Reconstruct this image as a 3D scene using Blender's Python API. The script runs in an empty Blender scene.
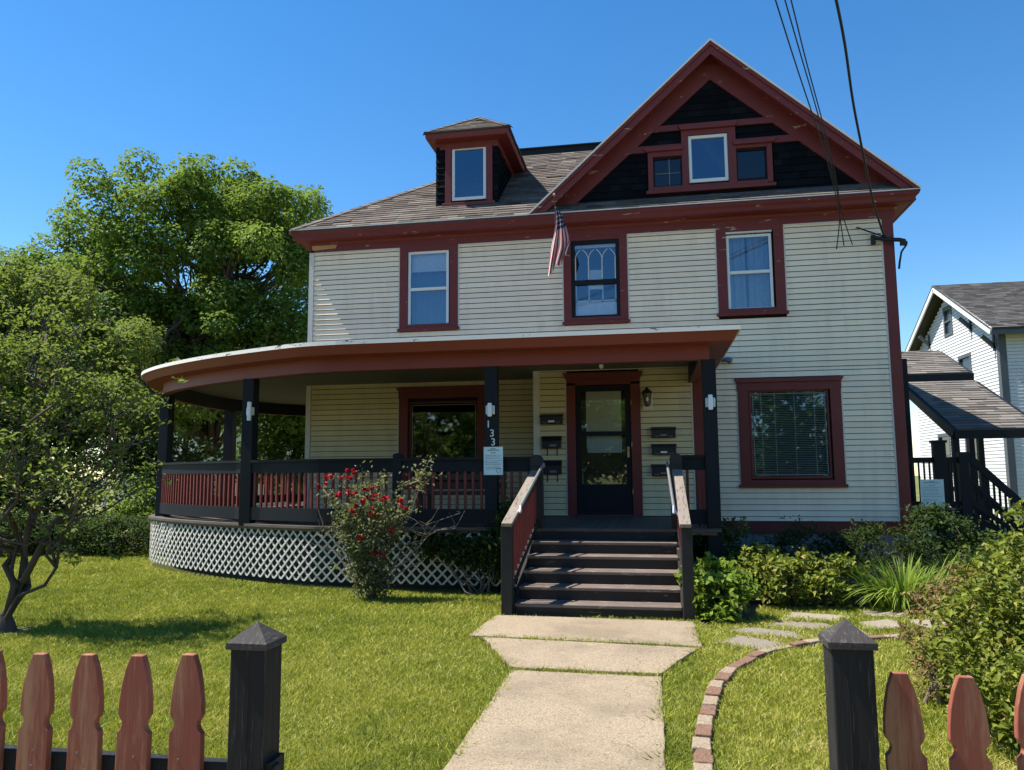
import bpy, math, random
import numpy as np
from mathutils import Vector, Matrix

random.seed(7)
RNG = np.random.default_rng(11)
R = math.radians
S = bpy.context.scene
COL = S.collection

# ------------------------------------------------------------------ camera
cam_d = bpy.data.cameras.new("camera")
cam = bpy.data.objects.new("camera", cam_d)
COL.objects.link(cam)
cam_d.sensor_width = 36.0
cam_d.lens = 27.04
cam_d.clip_start = 0.05
cam_d.clip_end = 3000
yaw, pitch, roll = R(-10.277), R(6.546), R(-0.379)
fw = Vector((math.sin(yaw)*math.cos(pitch), math.cos(yaw)*math.cos(pitch), math.sin(pitch)))
rt0 = Vector((math.cos(yaw), -math.sin(yaw), 0))
up0 = rt0.cross(fw)
rt = math.cos(roll)*rt0 + math.sin(roll)*up0
up = -math.sin(roll)*rt0 + math.cos(roll)*up0
EYE = Vector((0, 0, 1.54))
M3 = Matrix((rt, up, -fw)).transposed()
cam.matrix_world = Matrix.Translation(EYE) @ M3.to_4x4()
S.camera = cam

# ------------------------------------------------------------------ world, sun, exposure
SUN_EL, SUN_BACK = R(60), R(-4.0)
sun_dir = Vector((-math.cos(SUN_EL)*math.cos(SUN_BACK), math.cos(SUN_EL)*math.sin(SUN_BACK), math.sin(SUN_EL)))
W = bpy.data.worlds.new("World")
S.world = W
W.use_nodes = True
wn = W.node_tree
bg = wn.nodes['Background']
sky = wn.nodes.new('ShaderNodeTexSky')
sky.sky_type = 'NISHITA'
sky.sun_disc = False
sky.sun_elevation = SUN_EL
sky.sun_rotation = math.atan2(sun_dir.x, sun_dir.y)
sky.altitude = 0
sky.air_density = 1.0
sky.dust_density = 0.0
sky.ozone_density = 2.0
hsv = wn.nodes.new('ShaderNodeHueSaturation')
hsv.inputs['Saturation'].default_value = 1.33
wn.links.new(sky.outputs[0], hsv.inputs['Color'])
wn.links.new(hsv.outputs[0], bg.inputs[0])
bg.inputs[1].default_value = 0.10
sl = bpy.data.lights.new("sun", 'SUN')
sl.energy = 5.0
sl.angle = R(0.53)
sl.color = (1.0, 0.95, 0.86)
so = bpy.data.objects.new("sun", sl)
COL.objects.link(so)
so.location = (-20, 0, 40)
so.rotation_euler = (-sun_dir).to_track_quat('-Z', 'Y').to_euler()
S.view_settings.view_transform = 'Standard'
S.view_settings.look = 'None'
S.view_settings.exposure = 1.0
S.view_settings.gamma = 1.0
S.view_settings.use_curve_mapping = False

# ------------------------------------------------------------------ materials
def nt(name):
    m = bpy.data.materials.new(name)
    m.use_nodes = True
    t = m.node_tree
    return m, t, t.nodes['Principled BSDF']

def nd(t, kind, **kw):
    n = t.nodes.new(kind)
    for k, v in kw.items():
        if k in n.inputs.keys() if hasattr(n.inputs, 'keys') else False:
            n.inputs[k].default_value = v
        else:
            setattr(n, k, v)
    return n

def ramp(t, stops):
    n = t.nodes.new('ShaderNodeValToRGB')
    e = n.color_ramp.elements
    while len(e) < len(stops):
        e.new(0.5)
    for el, (p, c) in zip(e, stops):
        el.position = p
        el.color = (c[0], c[1], c[2], 1)
    return n

def objcoord(t, scale=(1, 1, 1)):
    tc = t.nodes.new('ShaderNodeTexCoord')
    mp = t.nodes.new('ShaderNodeMapping')
    mp.inputs['Scale'].default_value = scale
    t.links.new(tc.outputs['Object'], mp.inputs['Vector'])
    return mp.outputs[0]

def noise(t, vec, scale, detail=4.0, rough=0.55):
    n = t.nodes.new('ShaderNodeTexNoise')
    n.inputs['Scale'].default_value = scale
    n.inputs['Detail'].default_value = detail
    n.inputs['Roughness'].default_value = rough
    t.links.new(vec, n.inputs['Vector'])
    return n.outputs['Fac']

def mixc(t, fac, a, b):
    n = t.nodes.new('ShaderNodeMix')
    n.data_type = 'RGBA'
    for s, v in ((0, fac), (6, a), (7, b)):
        if isinstance(v, (int, float)):
            n.inputs[s].default_value = v
        elif isinstance(v, tuple):
            n.inputs[s].default_value = (v[0], v[1], v[2], 1)
        else:
            t.links.new(v, n.inputs[s])
    return n.outputs[2]

def mth(t, op, a, b=None):
    n = t.nodes.new('ShaderNodeMath')
    n.operation = op
    for i, v in enumerate((a, b)):
        if v is None:
            continue
        if isinstance(v, (int, float)):
            n.inputs[i].default_value = v
        else:
            t.links.new(v, n.inputs[i])
    return n.outputs[0]

def bump(t, b, h, strength=0.3, dist=0.01):
    n = t.nodes.new('ShaderNodeBump')
    n.inputs['Strength'].default_value = strength
    n.inputs['Distance'].default_value = dist
    t.links.new(h, n.inputs['Height'])
    t.links.new(n.outputs[0], b.inputs['Normal'])

def thresh(t, v, lo, hi):
    n = t.nodes.new('ShaderNodeMapRange')
    n.inputs[1].default_value = lo
    n.inputs[2].default_value = hi
    t.links.new(v, n.inputs[0])
    return n.outputs[0]

def painted(name, col, rough=0.55, var=0.25, chip=None, chip_lo=0.66, stretch=(1, 1, 1), bumps=0.15, spec=0.35, chip_scale=9):
    """painted wood: soft tone drift, fine grain, optional chips to the bare wood"""
    m, t, b = nt(name)
    v = objcoord(t, stretch)
    f = noise(t, v, 1.7, 5)
    g = noise(t, v, 26, 5, 0.65)
    dark = tuple(c*(1-var) for c in col)
    lite = tuple(min(1, c*(1+var)) for c in col)
    c = mixc(t, f, dark, lite)
    c = mixc(t, mth(t, 'MULTIPLY', g, 0.35), c, tuple(x*0.65 for x in col))
    if chip:
        ch = thresh(t, noise(t, v, chip_scale, 6, 0.7), chip_lo, chip_lo+0.03)
        c = mixc(t, ch, c, chip)
    t.links.new(c, b.inputs['Base Color'])
    b.inputs['Roughness'].default_value = rough
    b.inputs['Specular IOR Level'].default_value = spec
    bump(t, b, g, bumps, 0.004)
    return m

def tone_mat(name, stops, rough=0.8, spec=0.2, nscale=30, nmix=0.3, bstr=0.3, transl=0.0, tcol=None):
    """colour picked by the per-face 'tone' attribute, broken up by noise"""
    m, t, b = nt(name)
    at = t.nodes.new('ShaderNodeAttribute')
    at.attribute_name = 'tone'
    v = objcoord(t)
    g = noise(t, v, nscale, 4)
    x = mth(t, 'ADD', at.outputs['Fac'], mth(t, 'MULTIPLY', mth(t, 'SUBTRACT', g, 0.5), nmix))
    r = ramp(t, stops)
    t.links.new(x, r.inputs[0])
    t.links.new(r.outputs[0], b.inputs['Base Color'])
    b.inputs['Roughness'].default_value = rough
    b.inputs['Specular IOR Level'].default_value = spec
    if bstr:
        bump(t, b, g, bstr, 0.006)
    if transl:
        tr = t.nodes.new('ShaderNodeBsdfTranslucent')
        if tcol:
            t.links.new(mixc(t, 0.5, r.outputs[0], tcol), tr.inputs[0])
        else:
            t.links.new(r.outputs[0], tr.inputs[0])
        mx = t.nodes.new('ShaderNodeMixShader')
        mx.inputs[0].default_value = transl
        t.links.new(b.outputs[0], mx.inputs[1])
        t.links.new(tr.outputs[0], mx.inputs[2])
        t.links.new(mx.outputs[0], t.nodes['Material Output'].inputs[0])
    return m

def glass(name, refl=0.16, tint=(0.78, 0.84, 0.86), gcol=(0.9, 0.95, 1)):
    m, t, b = nt(name)
    t.nodes.remove(b)
    fr = t.nodes.new('ShaderNodeFresnel')
    fr.inputs[0].default_value = 1.5
    fac = mth(t, 'ADD', mth(t, 'MULTIPLY', fr.outputs[0], 1.4), refl)
    gl = t.nodes.new('ShaderNodeBsdfGlossy')
    gl.inputs['Color'].default_value = (*gcol, 1)
    gl.inputs['Roughness'].default_value = 0.02
    v = objcoord(t)
    bp = t.nodes.new('ShaderNodeBump')
    bp.inputs['Strength'].default_value = 0.05
    bp.inputs['Distance'].default_value = 0.02
    t.links.new(noise(t, v, 1.6, 1), bp.inputs['Height'])
    t.links.new(bp.outputs[0], gl.inputs['Normal'])
    tr = t.nodes.new('ShaderNodeBsdfTransparent')
    tr.inputs[0].default_value = (*tint, 1)
    mx = t.nodes.new('ShaderNodeMixShader')
    t.links.new(fac, mx.inputs[0])
    t.links.new(tr.outputs[0], mx.inputs[1])
    t.links.new(gl.outputs[0], mx.inputs[2])
    t.links.new(mx.outputs[0], t.nodes['Material Output'].inputs[0])
    return m

def plain(name, col, rough=0.5, metal=0.0, spec=0.4):
    m, t, b = nt(name)
    v = objcoord(t)
    c = mixc(t, noise(t, v, 14, 4), tuple(x*0.8 for x in col), tuple(min(1, x*1.15) for x in col))
    t.links.new(c, b.inputs['Base Color'])
    b.inputs['Roughness'].default_value = rough
    b.inputs['Metallic'].default_value = metal
    b.inputs['Specular IOR Level'].default_value = spec
    return m

RED = (0.160, 0.026, 0.022)
BLK = (0.013, 0.015, 0.019)
MT = {}
MT['red'] = painted('red_paint', RED, 0.5, 0.22)
MT['red_chip'] = painted('red_paint_chipped', RED, 0.55, 0.25, chip=(0.40, 0.31, 0.25), chip_lo=0.635, chip_scale=5, stretch=(0.5, 1, 2.5))
MT['red_porch'] = painted('porch_red_paint', (0.215, 0.042, 0.028), 0.5, 0.18)
MT['black'] = painted('black_paint', BLK, 0.6, 0.35, spec=0.16)
MT['black_worn'] = painted('worn_black_paint', (0.017, 0.016, 0.016), 0.55, 0.5, chip=(0.11, 0.085, 0.062), chip_lo=0.70, chip_scale=16, stretch=(0.6, 2, 2))
MT['step'] = painted('step_paint', (0.022, 0.018, 0.016), 0.55, 0.5, chip=(0.16, 0.12, 0.09), chip_lo=0.63, chip_scale=12, stretch=(0.3, 1.5, 2))
MT['tread'] = painted('tread_paint', (0.15, 0.115, 0.095), 0.6, 0.5, chip=(0.30, 0.235, 0.19), chip_lo=0.58, chip_scale=10, stretch=(0.4, 2.0, 2))
MT['deck'] = painted('porch_deck_boards', (0.10, 0.085, 0.072), 0.6, 0.4, chip=(0.14, 0.11, 0.09), chip_lo=0.64, chip_scale=8, stretch=(3, 0.4, 1))
MT['bare'] = painted('weathered_rail_wood', (0.235, 0.195, 0.158), 0.8, 0.35, chip=(0.10, 0.075, 0.058), chip_lo=0.56, chip_scale=14, stretch=(4, 0.5, 0.5), bumps=0.6)
MT['patch'] = painted('bare_wood', (0.48, 0.27, 0.12), 0.8, 0.3)
MT['white'] = painted('white_vinyl', (0.74, 0.74, 0.72), 0.4, 0.06)
MT['jtrim'] = painted('cream_trim', (0.66, 0.61, 0.54), 0.5, 0.08)
MT['edge'] = painted('white_roof_edge', (0.84, 0.79, 0.72), 0.6, 0.08, chip=(0.012, 0.012, 0.012), chip_lo=0.60, chip_scale=4.5, stretch=(1.0, 1.0, 3.0))
MT['lattice'] = painted('lattice_paint', (0.62, 0.60, 0.56), 0.7, 0.22, chip=(0.30, 0.27, 0.2), chip_lo=0.64, chip_scale=12)
MT['ceil'] = painted('porch_ceiling_paint', (0.16, 0.15, 0.12), 0.7, 0.2, stretch=(1, 6, 1))
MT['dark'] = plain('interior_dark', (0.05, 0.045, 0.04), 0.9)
MT['room'] = plain('room_plaster', (0.30, 0.29, 0.27), 0.9)
MT['glass'] = glass('window_glass', 0.11, (0.93, 0.95, 0.95), gcol=(0.55, 0.78, 1.0))
MT['glass_attic'] = glass('attic_glass', 0.0, (0.6, 0.6, 0.6))
MT['glass_dark'] = glass('porch_window_glass', 0.10, (0.8, 0.85, 0.83))
MT['lap_shade'] = plain('lap_shade_core', (0.022, 0.021, 0.02), 0.95, 0, 0.05)  # near-black wall core; lap shadow between siding courses put into its colour
MT['cloth'] = plain('white_curtain', (0.72, 0.72, 0.72), 0.9)
MT['shade'] = plain('cream_window_shade', (0.80, 0.74, 0.56), 0.9)
MT['paper'] = plain('white_paper', (0.78, 0.82, 0.82), 0.8)
MT['notice'] = plain('notice_paper', (0.62, 0.76, 0.76), 0.7)
MT['ink'] = plain('ink', (0.10, 0.14, 0.16), 0.8)
MT['metal'] = plain('galvanised_pipe', (0.55, 0.55, 0.55), 0.35, 0.8)
MT['brass'] = plain('brass', (0.45, 0.33, 0.16), 0.4, 0.9)
MT['blackmetal'] = plain('black_metal', (0.012, 0.012, 0.014), 0.4)
MT['lampglass'] = plain('frosted_glass', (0.75, 0.77, 0.8), 0.25)
MT['cable'] = plain('black_cable', (0.012, 0.012, 0.014), 0.6)
MT['block'] = painted('foundation_block', (0.20, 0.205, 0.21), 0.9, 0.25, bumps=0.5)
MT['wicker'] = painted('bench_wood', (0.10, 0.055, 0.035), 0.6, 0.4)

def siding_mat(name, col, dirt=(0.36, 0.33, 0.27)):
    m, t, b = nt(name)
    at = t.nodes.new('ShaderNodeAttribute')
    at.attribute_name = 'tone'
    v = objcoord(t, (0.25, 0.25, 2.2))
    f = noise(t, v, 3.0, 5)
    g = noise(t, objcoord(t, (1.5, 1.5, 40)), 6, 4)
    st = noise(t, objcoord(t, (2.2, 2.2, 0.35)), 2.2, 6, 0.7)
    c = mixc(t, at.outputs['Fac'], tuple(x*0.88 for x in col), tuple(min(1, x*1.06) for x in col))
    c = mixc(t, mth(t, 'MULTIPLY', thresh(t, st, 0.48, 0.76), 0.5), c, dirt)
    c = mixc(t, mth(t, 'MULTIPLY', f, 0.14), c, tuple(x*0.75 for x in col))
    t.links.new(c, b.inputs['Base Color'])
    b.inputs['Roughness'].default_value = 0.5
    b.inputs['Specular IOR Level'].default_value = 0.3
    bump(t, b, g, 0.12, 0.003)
    return m
MT['siding'] = siding_mat('vinyl_siding', (0.95, 0.765, 0.555), (0.62, 0.48, 0.34))
MT['siding_bounce'] = siding_mat('bounce_tinted_siding', (0.70, 0.575, 0.335))  # yellower porch copy of the siding; warm bounce light put into the colour
MT['siding_white'] = siding_mat('white_clapboard', (0.62, 0.62, 0.62), (0.5, 0.48, 0.44))
MT['siding_cream'] = siding_mat('cream_clapboard', (0.62, 0.58, 0.45))
MT['shake'] = tone_mat('black_shakes', [(0.0, (0.003, 0.0035, 0.005)), (0.6, (0.006, 0.007, 0.010)), (1.0, (0.013, 0.014, 0.018))], 0.85, 0.08, 40, 0.4, 0.4)
MT['shingle'] = tone_mat('asphalt_shingles', [(0.0, (0.045, 0.037, 0.032)), (0.35, (0.105, 0.086, 0.073)), (0.7, (0.150, 0.125, 0.107)), (1.0, (0.22, 0.19, 0.165))], 0.95, 0.1, 60, 0.5, 0.6)
MT['slate_shingle'] = tone_mat('slate_shingles', [(0.0, (0.035, 0.034, 0.034)), (0.5, (0.085, 0.08, 0.076)), (1.0, (0.14, 0.13, 0.12))], 0.95, 0.1, 60, 0.4, 0.6)
MT['shingle_grey'] = tone_mat('grey_shingles', [(0.0, (0.06, 0.055, 0.052)), (0.5, (0.15, 0.135, 0.12)), (1.0, (0.24, 0.215, 0.19))], 0.95, 0.1, 60, 0.4, 0.6)
MT['bark'] = painted('bark', (0.085, 0.065, 0.05), 0.95, 0.5, stretch=(3, 3, 0.6), bumps=0.8)
MT['twig'] = painted('grey_twig', (0.17, 0.135, 0.11), 0.9, 0.4)
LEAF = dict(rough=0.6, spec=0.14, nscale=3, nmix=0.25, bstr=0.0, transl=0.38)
MT['leaf_big'] = tone_mat('maple_leaves', [(0, (0.055, 0.105, 0.020)), (0.5, (0.130, 0.215, 0.038)), (1, (0.27, 0.34, 0.06))], tcol=(0.30, 0.42, 0.04), **LEAF)
MT['leaf_light'] = tone_mat('light_leaves', [(0, (0.055, 0.092, 0.024)), (0.5, (0.125, 0.180, 0.040)), (1, (0.235, 0.280, 0.068))], tcol=(0.30, 0.38, 0.04), **LEAF)
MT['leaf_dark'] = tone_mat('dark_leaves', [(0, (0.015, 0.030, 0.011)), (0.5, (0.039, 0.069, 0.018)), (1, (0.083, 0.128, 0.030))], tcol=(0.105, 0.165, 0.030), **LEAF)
MT['leaf_lime'] = tone_mat('lime_leaves', [(0, (0.068, 0.112, 0.018)), (0.5, (0.150, 0.232, 0.033)), (1, (0.285, 0.375, 0.068))], tcol=(0.330, 0.450, 0.045), **LEAF)
MT['leaf_gold'] = tone_mat('golden_leaves', [(0, (0.055, 0.085, 0.016)), (0.5, (0.155, 0.20, 0.032)), (0.85, (0.30, 0.31, 0.06)), (1, (0.36, 0.27, 0.10))], tcol=(0.30, 0.34, 0.03), **LEAF)
MT['leaf_pink'] = tone_mat('pinkish_leaves', [(0, (0.08, 0.09, 0.028)), (0.45, (0.20, 0.17, 0.06)), (0.75, (0.34, 0.20, 0.11)), (1, (0.46, 0.28, 0.19))], tcol=(0.35, 0.25, 0.07), **LEAF)
MT['leaf_rose'] = tone_mat('rose_leaves', [(0, (0.061, 0.074, 0.034)), (0.5, (0.162, 0.182, 0.081)), (1, (0.311, 0.311, 0.149))], tcol=(0.270, 0.297, 0.081), **LEAF)
MT['petal'] = tone_mat('red_petals', [(0, (0.30, 0.006, 0.012)), (0.5, (0.55, 0.014, 0.022)), (1, (0.75, 0.05, 0.05))], 0.5, 0.3, 8, 0.2, 0.0, 0.3)
MT['petal_pale'] = tone_mat('pale_petals', [(0, (0.42, 0.30, 0.30)), (1, (0.62, 0.50, 0.46))], 0.6, 0.3, 8, 0.2, 0.0, 0.3)
MT['grass'] = tone_mat('lawn_blades', [(0, (0.13, 0.185, 0.020)), (0.45, (0.335, 0.365, 0.045)), (0.8, (0.48, 0.45, 0.085)), (1, (0.60, 0.52, 0.20))], 0.55, 0.3, 1.2, 0.35, 0.0, 0.35, (0.25, 0.28, 0.02))

# ------------------------------------------------------------------ geometry helpers
class MB:
    def __init__(s):
        s.v, s.f, s.t = [], [], []
    def face(s, pts, tone=0.5):
        n = len(s.v)
        s.v += [tuple(p) for p in pts]
        s.f.append(tuple(range(n, n+len(pts))))
        s.t.append(tone)
    def hexa(s, p, tone=0.5):
        """8 corners: bottom ring 0-3, top ring 4-7"""
        n = len(s.v)
        s.v += [tuple(q) for q in p]
        for f in ((3, 2, 1, 0), (4, 5, 6, 7), (0, 1, 5, 4), (1, 2, 6, 5), (2, 3, 7, 6), (3, 0, 4, 7)):
            s.f.append(tuple(n+i for i in f))
            s.t.append(tone)
        return s
    def box(s, x0, x1, y0, y1, z0, z1, tone=0.5):
        return s.hexa([(x0, y0, z0), (x1, y0, z0), (x1, y1, z0), (x0, y1, z0), (x0, y0, z1), (x1, y0, z1), (x1, y1, z1), (x0, y1, z1)], tone)
    def bar(s, p0, p1, w, h, side=None, tone=0.5):
        """rectangular bar from p0 to p1; w along side, h across"""
        p0, p1 = Vector(p0), Vector(p1)
        d = (p1-p0).normalized()
        sd = Vector(side) if side else d.cross(Vector((0, 0, 1)))
        if sd.length < 1e-4:
            sd = Vector((1, 0, 0))
        sd = (sd - d*sd.dot(d)).normalized()
        u = sd.cross(d).normalized()
        a, b = sd*w/2, u*h/2
        return s.hexa([p0-a-b, p0+a-b, p0+a+b, p0-a+b, p1-a-b, p1+a-b, p1+a+b, p1-a+b], tone)
    def prism(s, poly, y0, y1, tone=0.5):
        """polygon in XZ extruded along Y"""
        n = len(s.v)
        k = len(poly)
        s.v += [(x, y0, z) for x, z in poly] + [(x, y1, z) for x, z in poly]
        s.f.append(tuple(range(n, n+k)))
        s.f.append(tuple(range(n+2*k-1, n+k-1, -1)))
        s.t += [tone, tone]
        for i in range(k):
            j = (i+1) % k
            s.f.append((n+i, n+k+i, n+k+j, n+j))
            s.t.append(tone)
        return s
    def slab(s, poly, z0, z1, tone=0.5):
        """polygon in XY extruded along Z"""
        n = len(s.v)
        k = len(poly)
        s.v += [(x, y, z0) for x, y in poly] + [(x, y, z1) for x, y in poly]
        s.f.append(tuple(range(n+k-1, n-1, -1)))
        s.f.append(tuple(range(n+k, n+2*k)))
        s.t += [tone, tone]
        for i in range(k):
            j = (i+1) % k
            s.f.append((n+i, n+j, n+k+j, n+k+i))
            s.t.append(tone)
        return s
    def tube(s, pts, r, n=6, tone=0.5):
        pts = [Vector(p) for p in pts]
        rr = r if isinstance(r, (list, tuple)) else [r]*len(pts)
        base = len(s.v)
        ref = Vector((0.13, 0.31, 0.94))
        for i, p in enumerate(pts):
            d = (pts[min(i+1, len(pts)-1)] - pts[max(i-1, 0)])
            d = d.normalized() if d.length > 1e-9 else Vector((0, 0, 1))
            a = d.cross(ref)
            if a.length < 0.1:
                a = d.cross(Vector((1, 0, 0)))
            a.normalize()
            b = d.cross(a)
            for k in range(n):
                an = 2*math.pi*k/n
                s.v.append(tuple(p + rr[i]*(math.cos(an)*a + math.sin(an)*b)))
        for i in range(len(pts)-1):
            for k in range(n):
                k2 = (k+1) % n
                s.f.append((base+i*n+k, base+i*n+k2, base+(i+1)*n+k2, base+(i+1)*n+k))
                s.t.append(tone)
        s.f.append(tuple(base+k for k in range(n-1, -1, -1)))
        s.f.append(tuple(base+(len(pts)-1)*n+k for k in range(n)))
        s.t += [tone, tone]
        return s
    def lathe(s, c, prof, n=14, tone=0.5):
        """profile (r, z) revolved about the vertical through c"""
        base = len(s.v)
        for r, z in prof:
            for k in range(n):
                an = 2*math.pi*k/n
                s.v.append((c[0]+r*math.cos(an), c[1]+r*math.sin(an), c[2]+z))
        for i in range(len(prof)-1):
            for k in range(n):
                k2 = (k+1) % n
                s.f.append((base+i*n+k, base+i*n+k2, base+(i+1)*n+k2, base+(i+1)*n+k))
                s.t.append(tone)
        s.f.append(tuple(base+k for k in range(n-1, -1, -1)))
        s.f.append(tuple(base+(len(prof)-1)*n+k for k in range(n)))
        s.t += [tone, tone]
        return s

def link_mesh(name, me, mat, parent):
    o = bpy.data.objects.new(name, me)
    if mat:
        me.materials.append(mat)
    COL.objects.link(o)
    if parent is not None:
        o.parent = parent
        if parent.type == 'EMPTY':
            o.location = -parent.location
    return o

def build(name, mb, mat, parent=None, label=None, bevel=0.0, smooth=False):
    me = bpy.data.meshes.new(name)
    me.from_pydata(mb.v, [], mb.f)
    a = me.attributes.new('tone', 'FLOAT', 'FACE')
    a.data.foreach_set('value', np.array(mb.t, dtype=np.float32))
    if smooth:
        me.polygons.foreach_set('use_smooth', [True]*len(me.polygons))
    me.update()
    o = link_mesh(name, me, mat, parent)
    if label:
        o['label'] = label
    if bevel:
        b = o.modifiers.new('bevel', 'BEVEL')
        b.width = bevel
        b.segments = 2
        b.limit_method = 'ANGLE'
    return o

def thing(name, label, cat, loc=(0, 0, 0), group=None):
    o = bpy.data.objects.new(name, None)
    o.empty_display_size = 0.2
    COL.objects.link(o)
    o.location = loc
    o['label'] = label
    o['category'] = cat
    if group:
        o['group'] = group
    return o

def tag(o, label, cat, group=None, kind=None):
    if label:
        o['label'] = label
    if cat:
        o['category'] = cat
    if group:
        o['group'] = group
    if kind:
        o['kind'] = kind
    return o

def build_split(name, mb, mat, parent=None, **k):
    """one object per loose piece"""
    par = list(range(len(mb.v)))
    def find(i):
        while par[i] != i:
            par[i] = par[par[i]]
            i = par[i]
        return i
    for f in mb.f:
        for i in f[1:]:
            par[find(i)] = find(f[0])
    groups = {}
    for f, t in zip(mb.f, mb.t):
        groups.setdefault(find(f[0]), []).append((f, t))
    out = []
    for g in groups.values():
        q = MB()
        ids = sorted({i for f, _ in g for i in f})
        mp = {i: n for n, i in enumerate(ids)}
        q.v = [mb.v[i] for i in ids]
        q.f = [tuple(mp[i] for i in f) for f, _ in g]
        q.t = [t for _, t in g]
        out.append(build(name, q, mat, parent, **k))
    return out

def structure(name, mb, mat, **k):
    o = build(name, mb, mat, **k)
    o['kind'] = 'structure'
    return o

def clip_convex(poly, clip):
    out = poly
    n = len(clip)
    for i in range(n):
        ax, ay = clip[i]
        bx, by = clip[(i+1) % n]
        src, out = out, []
        for j in range(len(src)):
            p, q = src[j], src[(j+1) % len(src)]
            sp = (bx-ax)*(p[1]-ay)-(by-ay)*(p[0]-ax)
            sq = (bx-ax)*(q[1]-ay)-(by-ay)*(q[0]-ax)
            if sp >= 0:
                out.append(p)
            if (sp >= 0) != (sq >= 0):
                k = sp/(sp-sq)
                out.append((p[0]+(q[0]-p[0])*k, p[1]+(q[1]-p[1])*k))
        if len(out) < 3:
            return []
    return out

def shingles(mb, corners, exp=0.14, tab=0.32, lift=0.014, rnd=None):
    """overlapping tabs on a planar convex roof face; first edge of corners is the eave"""
    rnd = rnd or random.Random(3)
    P = [Vector(c) for c in corners]
    u = (P[1]-P[0]).normalized()
    n = None
    for i in range(2, len(P)):
        n = u.cross(P[i]-P[0])
        if n.length > 1e-3:
            break
    n.normalize()
    if n.z < 0:
        n = -n
    v = n.cross(u)
    uv = [((p-P[0]).dot(u), (p-P[0]).dot(v)) for p in P]
    area = sum(uv[i][0]*uv[(i+1) % len(uv)][1]-uv[(i+1) % len(uv)][0]*uv[i][1] for i in range(len(uv)))
    if area < 0:
        uv = uv[::-1]
    us, vs = [q[0] for q in uv], [q[1] for q in uv]
    row = 0
    y = min(vs)
    while y < max(vs):
        x = min(us) - tab*(0.5 if row % 2 else 0.05) - rnd.random()*0.06
        rt_ = rnd.gauss(0, 0.05)
        while x < max(us):
            w = tab*rnd.uniform(0.86, 1.14)
            q = clip_convex([(x+0.004, y-0.01), (x+w, y-0.01), (x+w, y+exp*1.02), (x+0.004, y+exp*1.02)], uv)
            if q:
                l = lift*rnd.uniform(0.7, 1.2) + (0.010 if rnd.random() < 0.03 else 0)
                tone = min(1, max(0, 0.5+rt_+rnd.gauss(0, 0.17)))
                pts = [P[0]+u*a+v*b+n*(l*(1-(b-y)/exp)+0.004) for a, b in q]
                mb.face(pts, tone)
                bt = [k for k in q if k[1] < y+0.001]
                if len(bt) >= 2:
                    a0, a1 = min(k[0] for k in bt), max(k[0] for k in bt)
                    b0 = min(k[1] for k in bt)
                    mb.face([P[0]+u*a0+v*b0+n*(l+0.004), P[0]+u*a1+v*b0+n*(l+0.004), P[0]+u*a1+v*b0, P[0]+u*a0+v*b0], tone*0.6)
            x += w
        y += exp
        row += 1

def courses(mb, z0, z1, exp, spans, plane, proud=0.019, rnd=None, wavy=0.0, tab=None):
    """lapped boards; spans(z) gives [(a0,a1)]; plane(a, out, z) gives the point"""
    rnd = rnd or random.Random(5)
    k = int(math.ceil((z1-z0)/exp-1e-6))
    for i in range(k):
        a = z0+i*exp
        b = min(a+exp, z1)
        for (s0, s1) in spans((a+b)/2):
            if s1-s0 < 0.01:
                continue
            cuts = [s0]
            if tab:
                x = s0 + tab*rnd.uniform(0.3, 1)
                while x < s1-0.03:
                    cuts.append(x)
                    x += tab*rnd.uniform(0.6, 1.4)
            else:
                x = s0 + rnd.uniform(0.4, 3.6)
                while x < s1-0.2:
                    cuts.append(x)
                    x += 3.66
            cuts.append(s1)
            for c0, c1 in zip(cuts, cuts[1:]):
                p = proud*rnd.uniform(0.9, 1.1) + (rnd.uniform(0, 0.006) if tab else 0)
                dz = rnd.uniform(-wavy, wavy)
                tone = min(1, max(0, rnd.gauss(0.5, 0.16)))
                e = 0.003 if tab else 0.0
                if tab:
                    mb.face([plane(c0, p, a+dz), plane(c1-e, p, a+dz), plane(c1-e, 0.003, b+0.004), plane(c0, 0.003, b+0.004)], tone)
                    mb.face([plane(c0, 0.0, a+dz), plane(c1-e, 0.0, a+dz), plane(c1-e, p, a+dz), plane(c0, p, a+dz)], tone)
                else:                       # vinyl profile: thin lip, slot added so the dark core draws the lap shade
                    g = 0.009
                    mb.face([plane(c0, p, a), plane(c1, p, a), plane(c1, 0.001, b-g), plane(c0, 0.001, b-g)], tone)
                    mb.face([plane(c0, p-0.004, a+0.001), plane(c1, p-0.004, a+0.001), plane(c1, p, a), plane(c0, p, a)], tone)
                    mb.face([plane(c0, p-0.004, a+0.001), plane(c1, p-0.004, a+0.001), plane(c1, -0.036, a+0.012), plane(c0, -0.036, a+0.012)], tone)

def subtract(spans, holes, z):
    out = list(spans)
    for (h0, h1, g0, g1) in holes:
        if g0 <= z <= g1:
            nx = []
            for a, b in out:
                if h1 <= a or h0 >= b:
                    nx.append((a, b))
                else:
                    if h0 > a: nx.append((a, h0))
                    if h1 < b: nx.append((h1, b))
            out = nx
    return out

def wall_core(mb, x0, x1, z0, z1, holes, y0, y1):
    zs = sorted({z0, z1} | {min(max(h[2], z0), z1) for h in holes} | {min(max(h[3], z0), z1) for h in holes})
    for a, b in zip(zs, zs[1:]):
        for s0, s1 in subtract([(x0, x1)], holes, (a+b)/2):
            mb.box(s0, s1, y0, y1, a, b)

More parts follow.
